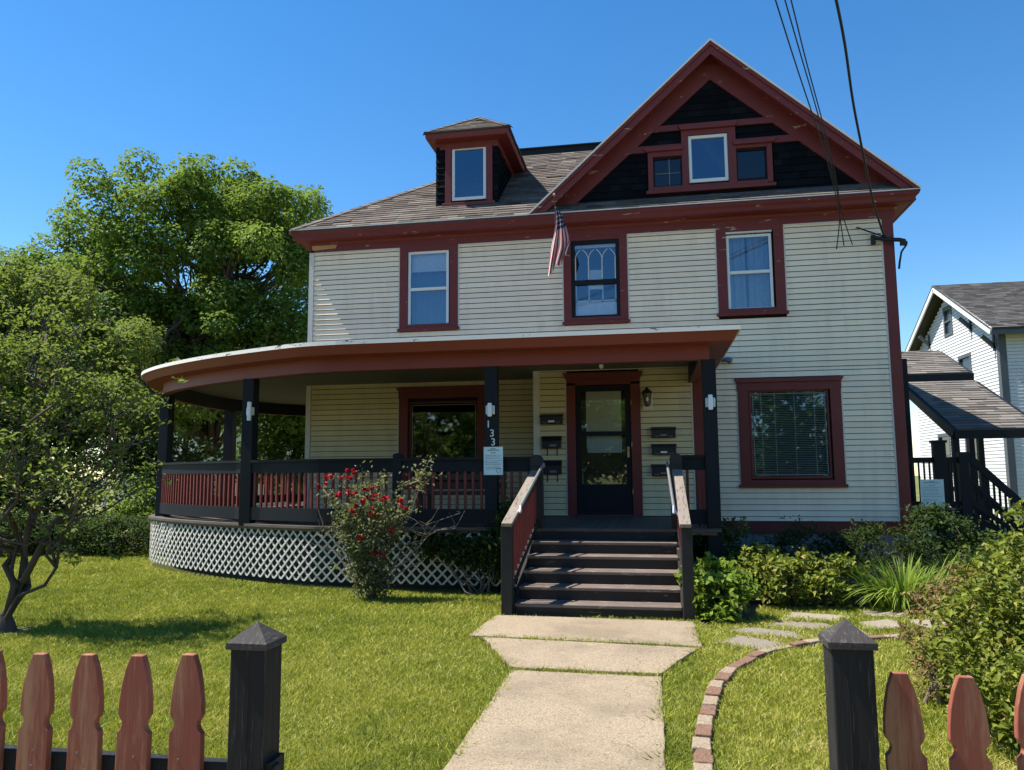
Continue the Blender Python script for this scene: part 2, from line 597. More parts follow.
def offset_path(path, o):
    out = []
    n = len(path)
    for i in range(n):
        ns = []
        for a, b in ((i-1, i), (i, i+1)):
            if 0 <= a and b < n:
                dx, dy = path[b][0]-path[a][0], path[b][1]-path[a][1]
                l = math.hypot(dx, dy)
                if l > 1e-9:
                    ns.append((-dy/l, dx/l))
        if len(ns) == 2:
            d = 1+ns[0][0]*ns[1][0]+ns[0][1]*ns[1][1]
            nx, ny = (ns[0][0]+ns[1][0])/d, (ns[0][1]+ns[1][1])/d
        else:
            nx, ny = ns[0]
        out.append((path[i][0]+nx*o, path[i][1]+ny*o))
    return out

def sweep(mb, path, prof, tone=0.5):
    """closed profile [(offset, z)] swept along a plan path"""
    rings = []
    for o, z in prof:
        rings.append([(x, y, z) for x, y in offset_path(path, o)])
    k, n = len(prof), len(path)
    base = len(mb.v)
    for r in rings:
        mb.v += r
    for i in range(k):
        j = (i+1) % k
        for q in range(n-1):
            mb.f.append((base+i*n+q, base+i*n+q+1, base+j*n+q+1, base+j*n+q))
            mb.t.append(tone)
    mb.f.append(tuple(base+i*n for i in range(k)))
    mb.f.append(tuple(base+i*n+n-1 for i in range(k-1, -1, -1)))
    mb.t += [tone, tone]
    return mb

def catmull(pts, per=8):
    out = []
    P = [pts[0]] + list(pts) + [pts[-1]]
    for i in range(1, len(P)-2):
        for k in range(per):
            t = k/per
            q = []
            for c in range(len(pts[0])):
                a, b, d, e = P[i-1][c], P[i][c], P[i+1][c], P[i+2][c]
                q.append(0.5*((2*b)+(-a+d)*t+(2*a-5*b+4*d-e)*t*t+(-a+3*b-3*d+e)*t**3))
            out.append(tuple(q))
    out.append(tuple(pts[-1]))
    return out

# ---- foliage
def np_mesh(name, V, F, tones, mat, parent=None, smooth=False):
    """V (n,3), F (m,k) equal-size faces"""
    me = bpy.data.meshes.new(name)
    m, k = F.shape
    me.vertices.add(len(V))
    me.vertices.foreach_set('co', V.astype(np.float32).ravel())
    me.loops.add(m*k)
    me.loops.foreach_set('vertex_index', F.astype(np.int32).ravel())
    me.polygons.add(m)
    me.polygons.foreach_set('loop_start', (np.arange(m)*k).astype(np.int32))
    me.polygons.foreach_set('loop_total', np.full(m, k, dtype=np.int32))
    a = me.attributes.new('tone', 'FLOAT', 'FACE')
    a.data.foreach_set('value', tones.astype(np.float32))
    me.update(calc_edges=True)
    me.validate()
    return link_mesh(name, me, mat, parent)

def leaf_arrays(C, size, rng, upbias=0.5, aspect=0.5, tone=None, droop=0.0, nb=None):
    """diamond leaves folded along the midrib, centred at C"""
    n = len(C)
    nr = rng.normal(size=(n, 3))
    nr[:, 2] = np.abs(nr[:, 2]) + upbias
    if nb is not None:
        nr = nr*0.55 + nb*1.25
    nr /= np.linalg.norm(nr, axis=1)[:, None]
    d = rng.normal(size=(n, 3))
    d[:, 2] -= droop
    d -= nr*(d*nr).sum(1)[:, None]
    d /= np.linalg.norm(d, axis=1)[:, None]
    w = np.cross(nr, d)
    s = size*rng.uniform(0.6, 1.3, n)[:, None]
    fold = rng.uniform(0.05, 0.3, n)[:, None]*s
    base = C - d*s*0.5
    tip = C + d*s*0.5 - nr*fold*0.6
    l = C - d*s*0.08 + w*s*aspect*0.5 + nr*fold
    r = C - d*s*0.08 - w*s*aspect*0.5 + nr*fold
    V = np.stack([base, l, tip, r], 1).reshape(-1, 3)
    i = np.arange(n)*4
    F = np.concatenate([np.stack([i, i+2, i+1], 1), np.stack([i, i+3, i+2], 1)], 0)
    t = rng.uniform(0, 1, n) if tone is None else tone
    return V, F, np.concatenate([t, t])

def join_arrays(parts):
    V, F, T, o = [], [], [], 0
    for v, f, t in parts:
        V.append(v); F.append(f+o); T.append(t)
        o += len(v)
    return np.concatenate(V), np.concatenate(F), np.concatenate(T)

def clusters(ells, n, rng, shell=0.5, flat=0.7):
    """cluster centres inside ellipsoids [(cx,cy,cz,rx,ry,rz)], biased to the shell"""
    vol = np.array([e[3]*e[4]*e[5] for e in ells])**0.75
    pick = rng.choice(len(ells), n, p=vol/vol.sum())
    d = rng.normal(size=(n, 3))
    d /= np.linalg.norm(d, axis=1)[:, None]
    r = shell + (1-shell)*rng.uniform(0, 1, n)**0.6
    E = np.array(ells)[pick]
    return E[:, :3] + d*r[:, None]*E[:, 3:]*rng.uniform(0.86, 1.1, (n, 1))

def spray(CC, per, rad, rng, flat=0.65):
    n = len(CC)
    off = np.clip(rng.normal(size=(n, per, 3)), -1.9, 1.9)*np.array([1, 1, flat])*rad*0.55*rng.uniform(0.6, 1.25, (n, 1, 1))
    return (CC[:, None, :]+off).reshape(-1, 3)

def lobes(ells, n, per, r0, r1, rng, shell=0.55):
    """rounded leaf masses: leaves near the skin of small lobes, turned outwards"""
    CC = clusters(ells, n, rng, shell)
    rad = rng.uniform(r0, r1, n)
    P, NB, TN = [], [], []
    for c, r in zip(CC, rad):
        m = int(per*(r/r1)**2)
        d = rng.normal(size=(m, 3))
        d /= np.linalg.norm(d, axis=1)[:, None]
        bump_ = 1+0.22*np.sin(d[:, 0]*5+c[0]*3)*np.sin(d[:, 1]*5+c[1]*2)*np.sin(d[:, 2]*4+c[2])
        q = (0.62+0.46*rng.uniform(0, 1, m)**0.8)*bump_
        P.append(c+d*np.array([1, 1, .78])*(r*q)[:, None])
        NB.append(d+np.array([0, 0, .45]))
        TN.append(np.clip(rng.normal(.5, .10)+rng.normal(0, .17, m), 0, 1))
    return CC, np.concatenate(P), np.concatenate(NB), np.concatenate(TN)

def limb(mb, a, b, r0, r1, rng, sag=0.12, n=6):
    a, b = Vector(a), Vector(b)
    L = (b-a).length
    pts, rr = [], []
    j = [Vector(rng.normal(size=3))*L*0.045 for _ in range(n+1)]
    for i in range(n+1):
        t = i/n
        p = a.lerp(b, t) + Vector((0, 0, L*sag*math.sin(math.pi*t)*0.8)) + (j[i] if 0 < i < n else Vector())
        pts.append(p)
        rr.append(r0+(r1-r0)*t)
    mb.tube(pts, rr, 6)
    return pts

def make_tree(name, label, base, top, r0, ells, ncl, per, rad, size, mat, seed, cat='tree', group=None, nlimb=16, shell=0.5, twigs=True, aspect=0.6, bark='bark', lr=None):
    rng = np.random.default_rng(seed)
    t = thing(name, label, cat, base, group)
    mb = MB()
    b = Vector(base)
    tp = Vector(top)
    trunk = limb(mb, b-Vector((0, 0, 0.1)), tp, r0, r0*0.35, rng, 0.0, 8)
    if lr:
        CC, L, NB, tone = lobes(ells, ncl, per, lr[0], lr[1], rng, shell)
    else:
        CC, NB = clusters(ells, ncl, rng, shell), None
    idx = rng.choice(len(CC), min(nlimb, len(CC)), replace=False)
    for k in idx:
        q = Vector(CC[k])
        h = min(len(trunk)-1, max(2, int(rng.uniform(0.3, 1.0)*len(trunk))))
        lp = limb(mb, trunk[h], q, r0*0.30, r0*0.05, rng)
        if twigs:
            near = np.argsort(((CC-np.array(CC[k]))**2).sum(1))[1:5]
            for m in near:
                limb(mb, lp[rng.integers(2, 6)], CC[m], r0*0.09, r0*0.02, rng, 0.05, 4)
    build('trunk', mb, MT[bark], t, smooth=True)
    if not lr:
        L = spray(CC, per, rad, rng)
        tc = np.repeat(np.clip(rng.normal(0.5, 0.16, len(CC)), 0, 1), per)
        tone = np.clip(tc + rng.normal(0, 0.16, len(L)), 0, 1)
    V, F, T = leaf_arrays(L, size, rng, 0.6, aspect, tone, 0.3, NB)
    np_mesh('crown', V, F, T, MT[mat], t)
    return t

def make_shrub(name, label, base, ells, ncl, per, rad, size, mat, seed, cat='shrub', group=None, aspect=0.55, stems=10, shell=0.55, droop=0.3, upb=0.6):
    rng = np.random.default_rng(seed)
    t = thing(name, label, cat, base, group)
    CC = clusters(ells, ncl, rng, shell)
    CC = CC[CC[:, 2] > base[2]+0.03]
    mb = MB()
    for k in rng.choice(len(CC), min(stems, len(CC)), replace=False):
        b = Vector(base)+Vector((rng.normal()*0.08, rng.normal()*0.08, -0.03))
        limb(mb, b, CC[k], 0.012, 0.004, rng, 0.02, 5)
    build('stem', mb, MT['twig'], t)
    L = spray(CC, per, rad, rng)
    L = L[L[:, 2] > base[2]+0.01]
    tone = np.clip(rng.normal(0.5, 0.22, len(L)), 0, 1)
    V, F, T = leaf_arrays(L, size, rng, upb, aspect, tone, droop)
    np_mesh('foliage', V, F, T, MT[mat], t)
    return t

# ================================================================== GROUND
def ground_mat():
    m, t, b = nt('lawn_soil')
    v = objcoord(t)
    f = noise(t, v, 0.35, 5)
    g = noise(t, v, 9, 6, 0.7)
    c = mixc(t, thresh(t, f, 0.4, 0.65), (0.12, 0.135, 0.018), (0.19, 0.19, 0.03))
    c = mixc(t, mth(t, 'MULTIPLY', g, 0.5), c, (0.045, 0.04, 0.016))
    t.links.new(c, b.inputs['Base Color'])
    b.inputs['Roughness'].default_value = 0.95
    bump(t, b, g, 0.6, 0.03)
    return m

def concrete_mat(name, a, c2, scale=1.0, crack=False):
    m, t, b = nt(name)
    v = objcoord(t)
    f = noise(t, v, 1.3*scale, 6, 0.65)
    g = noise(t, v, 60, 4, 0.7)
    s = noise(t, v, 190, 2, 0.5)
    c = mixc(t, f, a, c2)
    c = mixc(t, thresh(t, s, 0.60, 0.66), c, tuple(x*0.55 for x in a))
    c = mixc(t, mth(t, 'MULTIPLY', thresh(t, noise(t, v, 3.1, 6, 0.75), 0.55, 0.7), 0.4), c, tuple(x*0.55 for x in a))
    p = noise(t, v, 85, 3, 0.6)
    c = mixc(t, mth(t, 'MULTIPLY', thresh(t, p, 0.50, 0.60), 0.75), c, tuple(min(1, x*1.35) for x in c2))
    c = mixc(t, mth(t, 'MULTIPLY', thresh(t, noise(t, v, 45, 4, 0.7), 0.53, 0.66), 0.7), c, tuple(x*0.55 for x in a))
    if crack:
        vo = t.nodes.new('ShaderNodeTexVoronoi')
        vo.feature = 'DISTANCE_TO_EDGE'
        vo.inputs['Scale'].default_value = 0.42
        wv = t.nodes.new('ShaderNodeVectorMath')
        wv.operation = 'ADD'
        nz = t.nodes.new('ShaderNodeTexNoise')
        nz.inputs['Scale'].default_value = 4
        nz.inputs['Detail'].default_value = 5
        t.links.new(v, nz.inputs['Vector'])
        sc_ = t.nodes.new('ShaderNodeVectorMath')
        sc_.operation = 'SCALE'
        sc_.inputs['Scale'].default_value = 0.35
        t.links.new(nz.outputs['Color'], sc_.inputs[0])
        t.links.new(v, wv.inputs[0])
        t.links.new(sc_.outputs[0], wv.inputs[1])
        t.links.new(wv.outputs[0], vo.inputs['Vector'])
        c = mixc(t, mth(t, 'MULTIPLY', mth(t, 'LESS_THAN', vo.outputs['Distance'], 0.0010), 0.6), c, tuple(x*0.3 for x in a))
        c = mixc(t, mth(t, 'MULTIPLY', thresh(t, noise(t, v, 0.9, 5, 0.7), 0.46, 0.62), 0.5), c, tuple(x*0.6 for x in a))
    t.links.new(c, b.inputs['Base Color'])
    b.inputs['Roughness'].default_value = 0.9
    bump(t, b, g, 0.5, 0.008)
    return m
MT['lawn'] = ground_mat()
MT['concrete'] = concrete_mat('walk_concrete', (0.225, 0.172, 0.110), (0.31, 0.24, 0.16), 1.0, True)
MT['stone'] = concrete_mat('flagstone_face', (0.145, 0.122, 0.09), (0.225, 0.19, 0.14), 2)
MT['stone2'] = concrete_mat('pale_flagstone_face', (0.21, 0.175, 0.125), (0.28, 0.235, 0.175), 2)
MT['asphalt'] = concrete_mat('asphalt', (0.16, 0.155, 0.145), (0.20, 0.195, 0.185))
MT['soil'] = concrete_mat('bed_mulch', (0.045, 0.030, 0.020), (0.085, 0.06, 0.042), 4)

mb = MB()
N = 40
xs = [-260+520*i/N for i in range(N+1)]
for i in range(N):
    for j in range(N):
        mb.face([(xs[i], xs[j], 0), (xs[i+1], xs[j], 0), (xs[i+1], xs[j+1], 0), (xs[i], xs[j+1], 0)])
structure('ground', mb, MT['lawn'])
mb = MB()
mb.box(-60, 60, -1.6, 0.9, -0.1, 0.02)
structure('sidewalk', mb, MT['concrete'])
mb = MB()
mb.box(-120, 120, -12, -3.2, -0.1, 0.012)
structure('road', mb, MT['asphalt'])
SLAB3 = [(-1.08, 0.9), (0.04, 0.9), (0.02, 6.02), (-1.12, 6.05)]
SLAB2 = [(-1.14, 6.11), (0.02, 6.09), (0.34, 7.0), (-1.58, 7.15)]
SLAB1 = [(-1.74, 7.25), (0.38, 7.09), (0.36, 8.24), (-1.70, 8.30)]
wob = random.Random(4)
def rough_poly(poly, step=0.10, amp=0.004):
    out = []
    for i in range(len(poly)):
        a, b = poly[i], poly[(i+1) % len(poly)]
        n = max(1, int(math.hypot(b[0]-a[0], b[1]-a[1])/step))
        for k in range(n):
            t = k/n
            out.append((a[0]+(b[0]-a[0])*t+wob.gauss(0, amp), a[1]+(b[1]-a[1])*t+wob.gauss(0, amp)))
    return out
mb = MB()
for p, z in ((SLAB3, 0.034), (SLAB2, 0.042), (SLAB1, 0.036)):
    mb.slab(rough_poly(p), -0.05, z)
structure('walkway', mb, MT['concrete'], bevel=0.008)
BED = [(0.42, 8.05), (1.0, 8.6), (1.15, 9.35), (2.2, 9.45), (3.4, 9.65), (4.4, 9.6), (6.2, 11.0), (6.2, 13.4), (0.8, 13.62), (0.42, 9.6)]
mb = MB()
mb.slab(rough_poly(BED, 0.2, 0.03), -0.05, 0.012)
structure('garden_bed', mb, MT['soil'])

# ================================================================== HOUSE
YF, YE = 13.6, 12.5           # facade plane, vestibule plane
XL, XR = -6.43, 4.11
ZB, ZT = 0.70, 5.80
YB = 20.5
FL = 0.84
house = thing('house', 'two storey cream sided house with dark red trim and a curved wraparound porch', 'house', (-1.1, 13.6, 0))

# openings in the front wall (x0,x1,z0,z1)
W1 = (-4.43, -3.66, 4.25, 5.71)
W2 = (-1.36, -0.49, 4.26, 5.73)
W3 = (1.38, 2.12, 4.31, 5.72)
WB = (1.65, 2.93, 1.42, 2.92)
WL = (-4.40, -3.09, 1.42, 2.86)
HOLES = [W1, W2, W3, WB, WL]
C1, C2, C3 = (-4.60, -3.47, 4.18, 6), (-1.50, -0.35, 4.18, 6), (1.20, 2.33, 4.22, 6)
CB, CL = (1.46, 3.13, 1.27, 3.12), (-4.59, -2.92, 1.27, 3.13)
mb = MB()
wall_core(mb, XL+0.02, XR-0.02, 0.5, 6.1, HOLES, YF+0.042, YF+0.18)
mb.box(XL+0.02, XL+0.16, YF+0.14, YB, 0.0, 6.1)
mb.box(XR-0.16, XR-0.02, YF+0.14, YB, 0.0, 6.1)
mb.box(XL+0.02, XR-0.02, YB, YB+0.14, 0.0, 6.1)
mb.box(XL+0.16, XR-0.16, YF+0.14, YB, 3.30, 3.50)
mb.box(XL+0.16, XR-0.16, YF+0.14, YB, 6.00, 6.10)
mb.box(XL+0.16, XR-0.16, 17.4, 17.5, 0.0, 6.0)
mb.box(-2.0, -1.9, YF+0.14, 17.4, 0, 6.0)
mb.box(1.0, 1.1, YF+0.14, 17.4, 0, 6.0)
build('wall', mb, MT['lap_shade'], house)

fp = lambda a, o, z: (a, YF-o, z)
mb = MB()
CAS = [C1, C2, C3, CB]
courses(mb, 3.30, ZT, 0.0976, lambda z: subtract([(XL+0.10, XR-0.18)], CAS, z), fp)
courses(mb, ZB, 3.30, 0.0976, lambda z: subtract([(0.86, XR-0.18)], CAS, z), fp)
courses(mb, ZB, 6.0, 0.0976, lambda z: [(YF+0.1, YB)], lambda a, o, z: (XL-o+0.012, a, z))
courses(mb, ZB, 6.0, 0.0976, lambda z: [(YF+0.1, YB)], lambda a, o, z: (XR+o-0.012, a, z))
build('siding', mb, MT['siding'], house)
mb = MB()
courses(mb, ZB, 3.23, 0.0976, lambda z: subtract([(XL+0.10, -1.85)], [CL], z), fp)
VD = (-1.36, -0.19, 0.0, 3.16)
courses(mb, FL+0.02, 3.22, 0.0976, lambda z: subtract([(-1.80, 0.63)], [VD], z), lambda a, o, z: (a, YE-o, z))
build('porch_siding', mb, MT['siding_bounce'], house)
# vestibule shell
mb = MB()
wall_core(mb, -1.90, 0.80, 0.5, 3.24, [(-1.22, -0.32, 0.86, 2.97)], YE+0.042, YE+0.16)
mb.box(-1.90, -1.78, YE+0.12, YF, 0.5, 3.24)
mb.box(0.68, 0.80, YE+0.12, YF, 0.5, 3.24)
build('vestibule_wall', mb, MT['lap_shade'], house)

# corner boards, trims
mb = MB()
mb.box(XL, XL+0.095, YF-0.022, YF+0.10, ZB, ZT)
mb.box(-1.91, -1.80, YE-0.022, YE+0.1, FL, 3.22)
for c in (C1, C2, C3):
    mb.box(c[0]-0.022, c[0], YF-0.020, YF, c[2]-0.02, ZT)
    mb.box(c[1], c[1]+0.022, YF-0.020, YF, c[2]-0.02, ZT)
for c in (CB, CL):
    mb.box(c[0]-0.022, c[0], YF-0.020, YF, c[2], c[3]-0.12)
    mb.box(c[1], c[1]+0.022, YF-0.020, YF, c[2], c[3]-0.12)
for a, b in ((XL+0.1, C1[0]-.022), (C1[1]+.022, C2[0]-.022), (C2[1]+.022, C3[0]-.022), (C3[1]+.022, XR-0.2)):
    mb.box(a, b, YF-0.024, YF, ZT-0.022, ZT)
mb.box(XR-0.20, XR-0.178, YF-0.022, YF, ZB, ZT-0.022)
mb.box(0.63, 0.652, YE-0.020, YE, FL, 3.22)
mb.box(-1.80, 0.63, YE-0.024, YE, 3.20, 3.226)
for x in (-1.38, -0.19):
    mb.box(x, x+0.02, YE-0.020, YE, FL, 3.02)
mb.box(XL+0.1, -1.91, YF-0.024, YF, 3.215, 3.24)
build_split('trim_strip', mb, MT['jtrim'], house)
mb = MB()
mb.box(XR-0.178, XR, YF-0.028, YF+0.12, 0.55, ZT+0.02)
mb.box(0.655, 0.82, YE-0.03, YE+0.12, FL, 3.22)
mb.box(0.82, 0.862, YF-0.02, YF, 0.72, 3.4)
build_split('corner_board', mb, MT['red'], house, bevel=0.005)
mb = MB()
mb.box(0.83, XR+0.01, YF-0.04, YF, 0.52, 0.71)
mb.box(0.83, XR+0.015, YF-0.055, YF, 0.70, 0.722)
build_split('water_table', mb, MT['red'], house, bevel=0.004)
mb = MB()
x = 0.8
rb = random.Random(8)
for r_ in range(3):
    x = 0.8 - 0.2*(r_ % 2)
    while x < XR-0.02:
        x1 = min(x+0.40, XR-0.02)
        mb.box(max(x, 0.8)+0.006, x1-0.006, YF-0.005-rb.uniform(0, 0.006), YF+0.2, -0.05+r_*0.2+0.005, min(0.52, -0.05+(r_+1)*0.2-0.005))
        x += 0.41
mb.box(XL, XR-0.02, YF+0.01, YF+0.18, -0.1, 0.52)
build('foundation', mb, MT['block'], house, bevel=0.006)

# ------------------------------------------------------------------ windows
def casing(mb, c, y, w, sill=True, crown=False, top=None):
    """flat boards round an opening; c is the outer rectangle"""
    x0, x1, z0, z1 = c
    zt = top if top else z1
    mb.box(x0, x0+w, y-0.032, y+0.02, z0+0.05, zt)
    mb.box(x1-w, x1, y-0.032, y+0.02, z0+0.05, zt)
    mb.box(x0-0.03, x1+0.03, y-0.06, y+0.05, z0, z0+0.055)
    mb.box(x0+w, x1-w, y-0.030, y+0.02, z0+0.055, z0+0.13)
    if crown:
        h = crown
        mb.box(x0-0.01, x1+0.01, y-0.036, y+0.02, z1-h, z1-0.05)
        mb.prism([(x0-0.01, z1-0.07), (x1+0.01, z1-0.07), (x1+0.05, z1), (x0-0.05, z1)], y-0.075, y)
    return mb

def sash(mb, x0, x1, z0, z1, y, w, rail=None, rw=None):
    d0, d1 = y+0.012, y+0.065
    mb.box(x0, x0+w, d0, d1, z0, z1)
    mb.box(x1-w, x1, d0, d1, z0, z1)
    mb.box(x0+w, x1-w, d0, d1, z1-w, z1)
    mb.box(x0+w, x1-w, d0, d1, z0, z0+w*1.15)
    if rail:
        rw = rw or w
        mb.box(x0+w, x1-w, d0-0.008, d1, rail-rw*0.5, rail+rw*0.5)

def pane(win, x0, x1, z0, z1, y, mat='glass', tilt=0.0):
    m_ = MB()
    m_.face([(x0, y+tilt, z0), (x1, y, z0), (x1, y-tilt, z1), (x0, y, z1)])
    return build('pane', m_, MT[mat], win)

def drape(mb, x0, x1, z0, z1, y, folds, amp=0.025, seed=1):
    n = folds*6
    rr = random.Random(seed)
    ph = rr.random()*6
    P = [(x0+(x1-x0)*i/n, y+amp*math.sin(2*math.pi*folds*i/n+ph+0.6*math.sin(i*0.7))) for i in range(n+1)]
    for a, b in zip(P, P[1:]):
        mb.face([(a[0], a[1], z0), (b[0], b[1], z0), (b[0], b[1], z1), (a[0], a[1], z1)])

# upper left window: white sash, half-drawn blind in the top sash
mb = MB()
sash(mb, W1[0]-0.01, W1[1]+0.01, W1[2], W1[3], YF-0.02, 0.05, 4.98, 0.055)
w = build('window', mb, MT['white'], house, 'white upper window left of the flag with a half drawn shade', bevel=0.004)
pane(w, W1[0]+.04, W1[1]-.04, 4.30, 4.96, YF+0.035, tilt=0.002)
pane(w, W1[0]+.04, W1[1]-.04, 5.00, 5.67, YF+0.02, tilt=-0.002)
mb = MB(); mb.box(W1[0], W1[1], YF+0.10, YF+0.11, 5.36, 5.75); mb.box(W1[0], W1[1], YF+0.09, YF+0.12, 5.335, 5.37)
build('window_shade', mb, MT['cloth'], w)
mb = MB()
drape(mb, W1[0]-0.02, W1[1]+0.02, 4.15, 5.4, YF+0.22, 5, 0.02, 2)
build('curtain', mb, plain('blue_grey_curtain', (0.12, 0.16, 0.22), 0.9), w)
mb = casing(MB(), C1, YF, 0.155, top=ZT+0.01); mb.box(C1[0]+.155, C1[1]-.155, YF-0.03, YF+0.02, W1[3]-0.005, ZT+0.01)
build('casing', mb, MT['red_chip'], w, bevel=0.003)

# upper middle window: black sash, cream gothic tracery
mb = MB()
sash(mb, W2[0]-0.01, W2[1]+0.01, W2[2], W2[3], YF-0.02, 0.075, 4.95, 0.085)
w = build('window', mb, MT['black'], house, 'black framed upper window with pale pointed arch tracery', bevel=0.004)
ix0, ix1 = W2[0]+0.068, W2[1]-0.068
pane(w, ix0, ix1, 4.34, 4.92, YF+0.035)
pane(w, ix0, ix1, 4.99, 5.66, YF+0.02)
mb = MB()
iw = (ix1-ix0)/3
yy = YF+0.012
for k in range(3):
    xa, xb = ix0+k*iw, ix0+(k+1)*iw
    zs = 5.36
    xm = (xa+xb)/2
    for sgn in (0, 1):
        pts = []
        for q in range(9):
            a_ = q/8*math.radians(62)
            rr_ = iw*1.0
            if sgn == 0:
                pts.append((xa+rr_-rr_*math.cos(a_), yy, zs+rr_*math.sin(a_)))
            else:
                pts.append((xb-rr_+rr_*math.cos(a_), yy, zs+rr_*math.sin(a_)))
        pts = [p for p in pts if (p[0] <= xm+0.004 if sgn == 0 else p[0] >= xm-0.004)]
        mb.tube(pts, 0.009, 4)
for k in range(4):
    xa = ix0+k*iw
    xa = min(max(xa, ix0+0.01), ix1-0.01)
    mb.box(xa-0.009, xa+0.009, yy-0.008, yy+0.008, 5.0, 5.40)
build('tracery', mb, MT['jtrim'], w)
mb = MB()
mb.box(ix0, ix1, YF+0.06, YF+0.07, 5.60, 5.70)
build('valance', mb, MT['shade'], w)
mb = MB()
mb.box(ix0+iw+0.01, ix1-iw-0.01, YF+0.10, YF+0.11, 4.86, 5.2)
for k in range(4):
    xa = min(max(ix0+k*iw, ix0+0.012), ix1-0.012)
    mb.box(xa-0.012, xa+0.012, YF+0.05, YF+0.06, 4.6, 4.93)
mb.box(ix0, ix1, YF+0.05, YF+0.06, 4.60, 4.63)
mb.box(ix0+iw+0.012, ix1-iw-0.012, YF+0.05, YF+0.06, 4.83, 4.92)
build('inner_grille', mb, MT['white'], w)
mb = MB()
for k in range(3):
    mb.box(ix0-0.02, ix1+0.02, YF+0.075+0.006*k, YF+0.082+0.006*k, 4.60-0.12*(k+1), 4.60-0.12*k)
build('window_blind', mb, MT['cloth'], w)
mb = casing(MB(), C2, YF, 0.14, top=ZT+0.01); mb.box(C2[0]+.14, C2[1]-.14, YF-0.03, YF+0.02, W2[3]-0.005, ZT+0.01)
build('casing', mb, MT['red_chip'], w, bevel=0.003)

# upper right window: white sash, sheer curtains
mb = MB()
sash(mb, W3[0]-0.01, W3[1]+0.01, W3[2], W3[3]-0.06, YF-0.02, 0.045, 4.99, 0.055)
w = build('window', mb, MT['white'], house, 'white upper window at the right with sheer curtains behind it', bevel=0.004)
pane(w, W3[0]+.035, W3[1]-.035, 4.36, 4.97, YF+0.035, tilt=0.003)
pane(w, W3[0]+.035, W3[1]-.035, 5.01, 5.63, YF+0.02, tilt=-0.003)
mb = MB()
drape(mb, W3[0], W3[0]+0.32, 4.2, 5.72, YF+0.15, 4, 0.02, 3)
drape(mb, W3[0]+0.36, W3[1], 4.2, 5.72, YF+0.17, 5, 0.02, 4)
build('curtain', mb, plain('sheer_curtain', (0.32, 0.38, 0.44), 0.9), w)
mb = casing(MB(), C3, YF, 0.165, top=ZT+0.01); mb.box(C3[0]+.165, C3[1]-.165, YF-0.03, YF+0.02, W3[3]+0.0, ZT+0.01)
build('casing', mb, MT['red_chip'], w, bevel=0.003)
mb = MB()
mb.box(W3[0]-0.02, W3[1]+0.02, YF-0.028, YF+0.03, W3[3]-0.035, W3[3]-0.004)
build('head_strip', mb, MT['jtrim'], w)

# large lower windows
def big_window(Wr, Cr, lab, blinds):
    mb = MB()
    sash(mb, Wr[0]-0.005, Wr[1]+0.005, Wr[2], Wr[3], YF-0.005, 0.034)
    w = build('window', mb, MT['red'], house, lab, bevel=0.004)
    pane(w, Wr[0]+.025, Wr[1]-.025, Wr[2]+.03, Wr[3]-.025, YF+0.035, 'glass' if blinds else 'glass_dark')
    mb = MB()
    mb.box(Wr[0]+.05, Wr[1]-.05, YF+0.02, YF+0.03, Wr[2]+.055, Wr[2]+.075)
    mb.box(Wr[0]+.05, Wr[0]+.066, YF+0.02, YF+0.03, Wr[2]+.055, Wr[3]-.055)
    mb.box(Wr[1]-.066, Wr[1]-.05, YF+0.02, YF+0.03, Wr[2]+.055, Wr[3]-.055)
    mb.box(Wr[0]+.05, Wr[1]-.05, YF+0.02, YF+0.03, Wr[3]-.072, Wr[3]-.055)
    build('glazing_bead', mb, MT['block'], w)
    if blinds:
        mb = MB()
        z = Wr[2]+0.06
        rr = random.Random(2)
        while z < Wr[3]:
            dy = rr.uniform(-.004, .004)
            mb.hexa([(Wr[0]+.02, YF+.065+dy, z), (Wr[1]-.02, YF+.065+dy, z), (Wr[1]-.02, YF+.095+dy, z+.009), (Wr[0]+.02, YF+.095+dy, z+.009),
                     (Wr[0]+.02, YF+.065+dy, z+.002), (Wr[1]-.02, YF+.065+dy, z+.002), (Wr[1]-.02, YF+.095+dy, z+.011), (Wr[0]+.02, YF+.095+dy, z+.011)])
            z += 0.030
        for x in (Wr[0]+.2, Wr[0]+.42, (Wr[0]+Wr[1])/2+.1, Wr[1]-.22):
            mb.box(x-.004, x+.004, YF+.06, YF+.064, Wr[2]+.05, Wr[3])
        build('window_blind', mb, plain('blind_slats', (0.72, 0.74, 0.72), 0.6), w)
    mb = casing(MB(), Cr, YF, 0.175, crown=0.21)
    build('casing', mb, MT['red'], w, bevel=0.004)
big_window(WB, CB, 'large lower window at the right with horizontal blinds', True)
big_window(WL, CL, 'large lower window under the porch roof', False)

# ------------------------------------------------------------------ front door
mb = MB()
x0, x1, z0, z1 = -1.21, -0.33, 0.875, 2.955
for a, b, c, d in ((x0, x0+.085, z0, z1), (x1-.085, x1, z0, z1), (x0+.085, x1-.085, z1-.10, z1), (x0+.085, x1-.085, z0, z0+.48), (x0+.085, x1-.085, 2.13, 2.20)):
    mb.box(a, b, YE-0.012, YE+0.03, c, d)
mb.box(x0+.12, x1-.12, YE-0.02, YE-0.010, z0+.08, z0+.42)
door = build('door', mb, MT['black'], house, 'black storm door with two glass panes', bevel=0.004)
pane(door, x0+.08, x1-.08, 2.19, z1-.09, YE+0.012, 'glass')
pane(door, x0+.08, x1-.08, z0+.47, 2.14, YE+0.018, 'glass_dark')
mb = MB(); mb.box(x0+.16, x1-.15, YE+.075, YE+.082, 1.93, z1-.06)
build('window_shade', mb, MT['shade'], door)
mb = MB(); mb.box(x0+.17, x1-.15, YE+.060, YE+.066, 1.86, 2.09)
build('paper', mb, MT['paper'], door)
mb = MB(); mb.box(x0, x1, YE+.10, YE+.14, z0, z1)
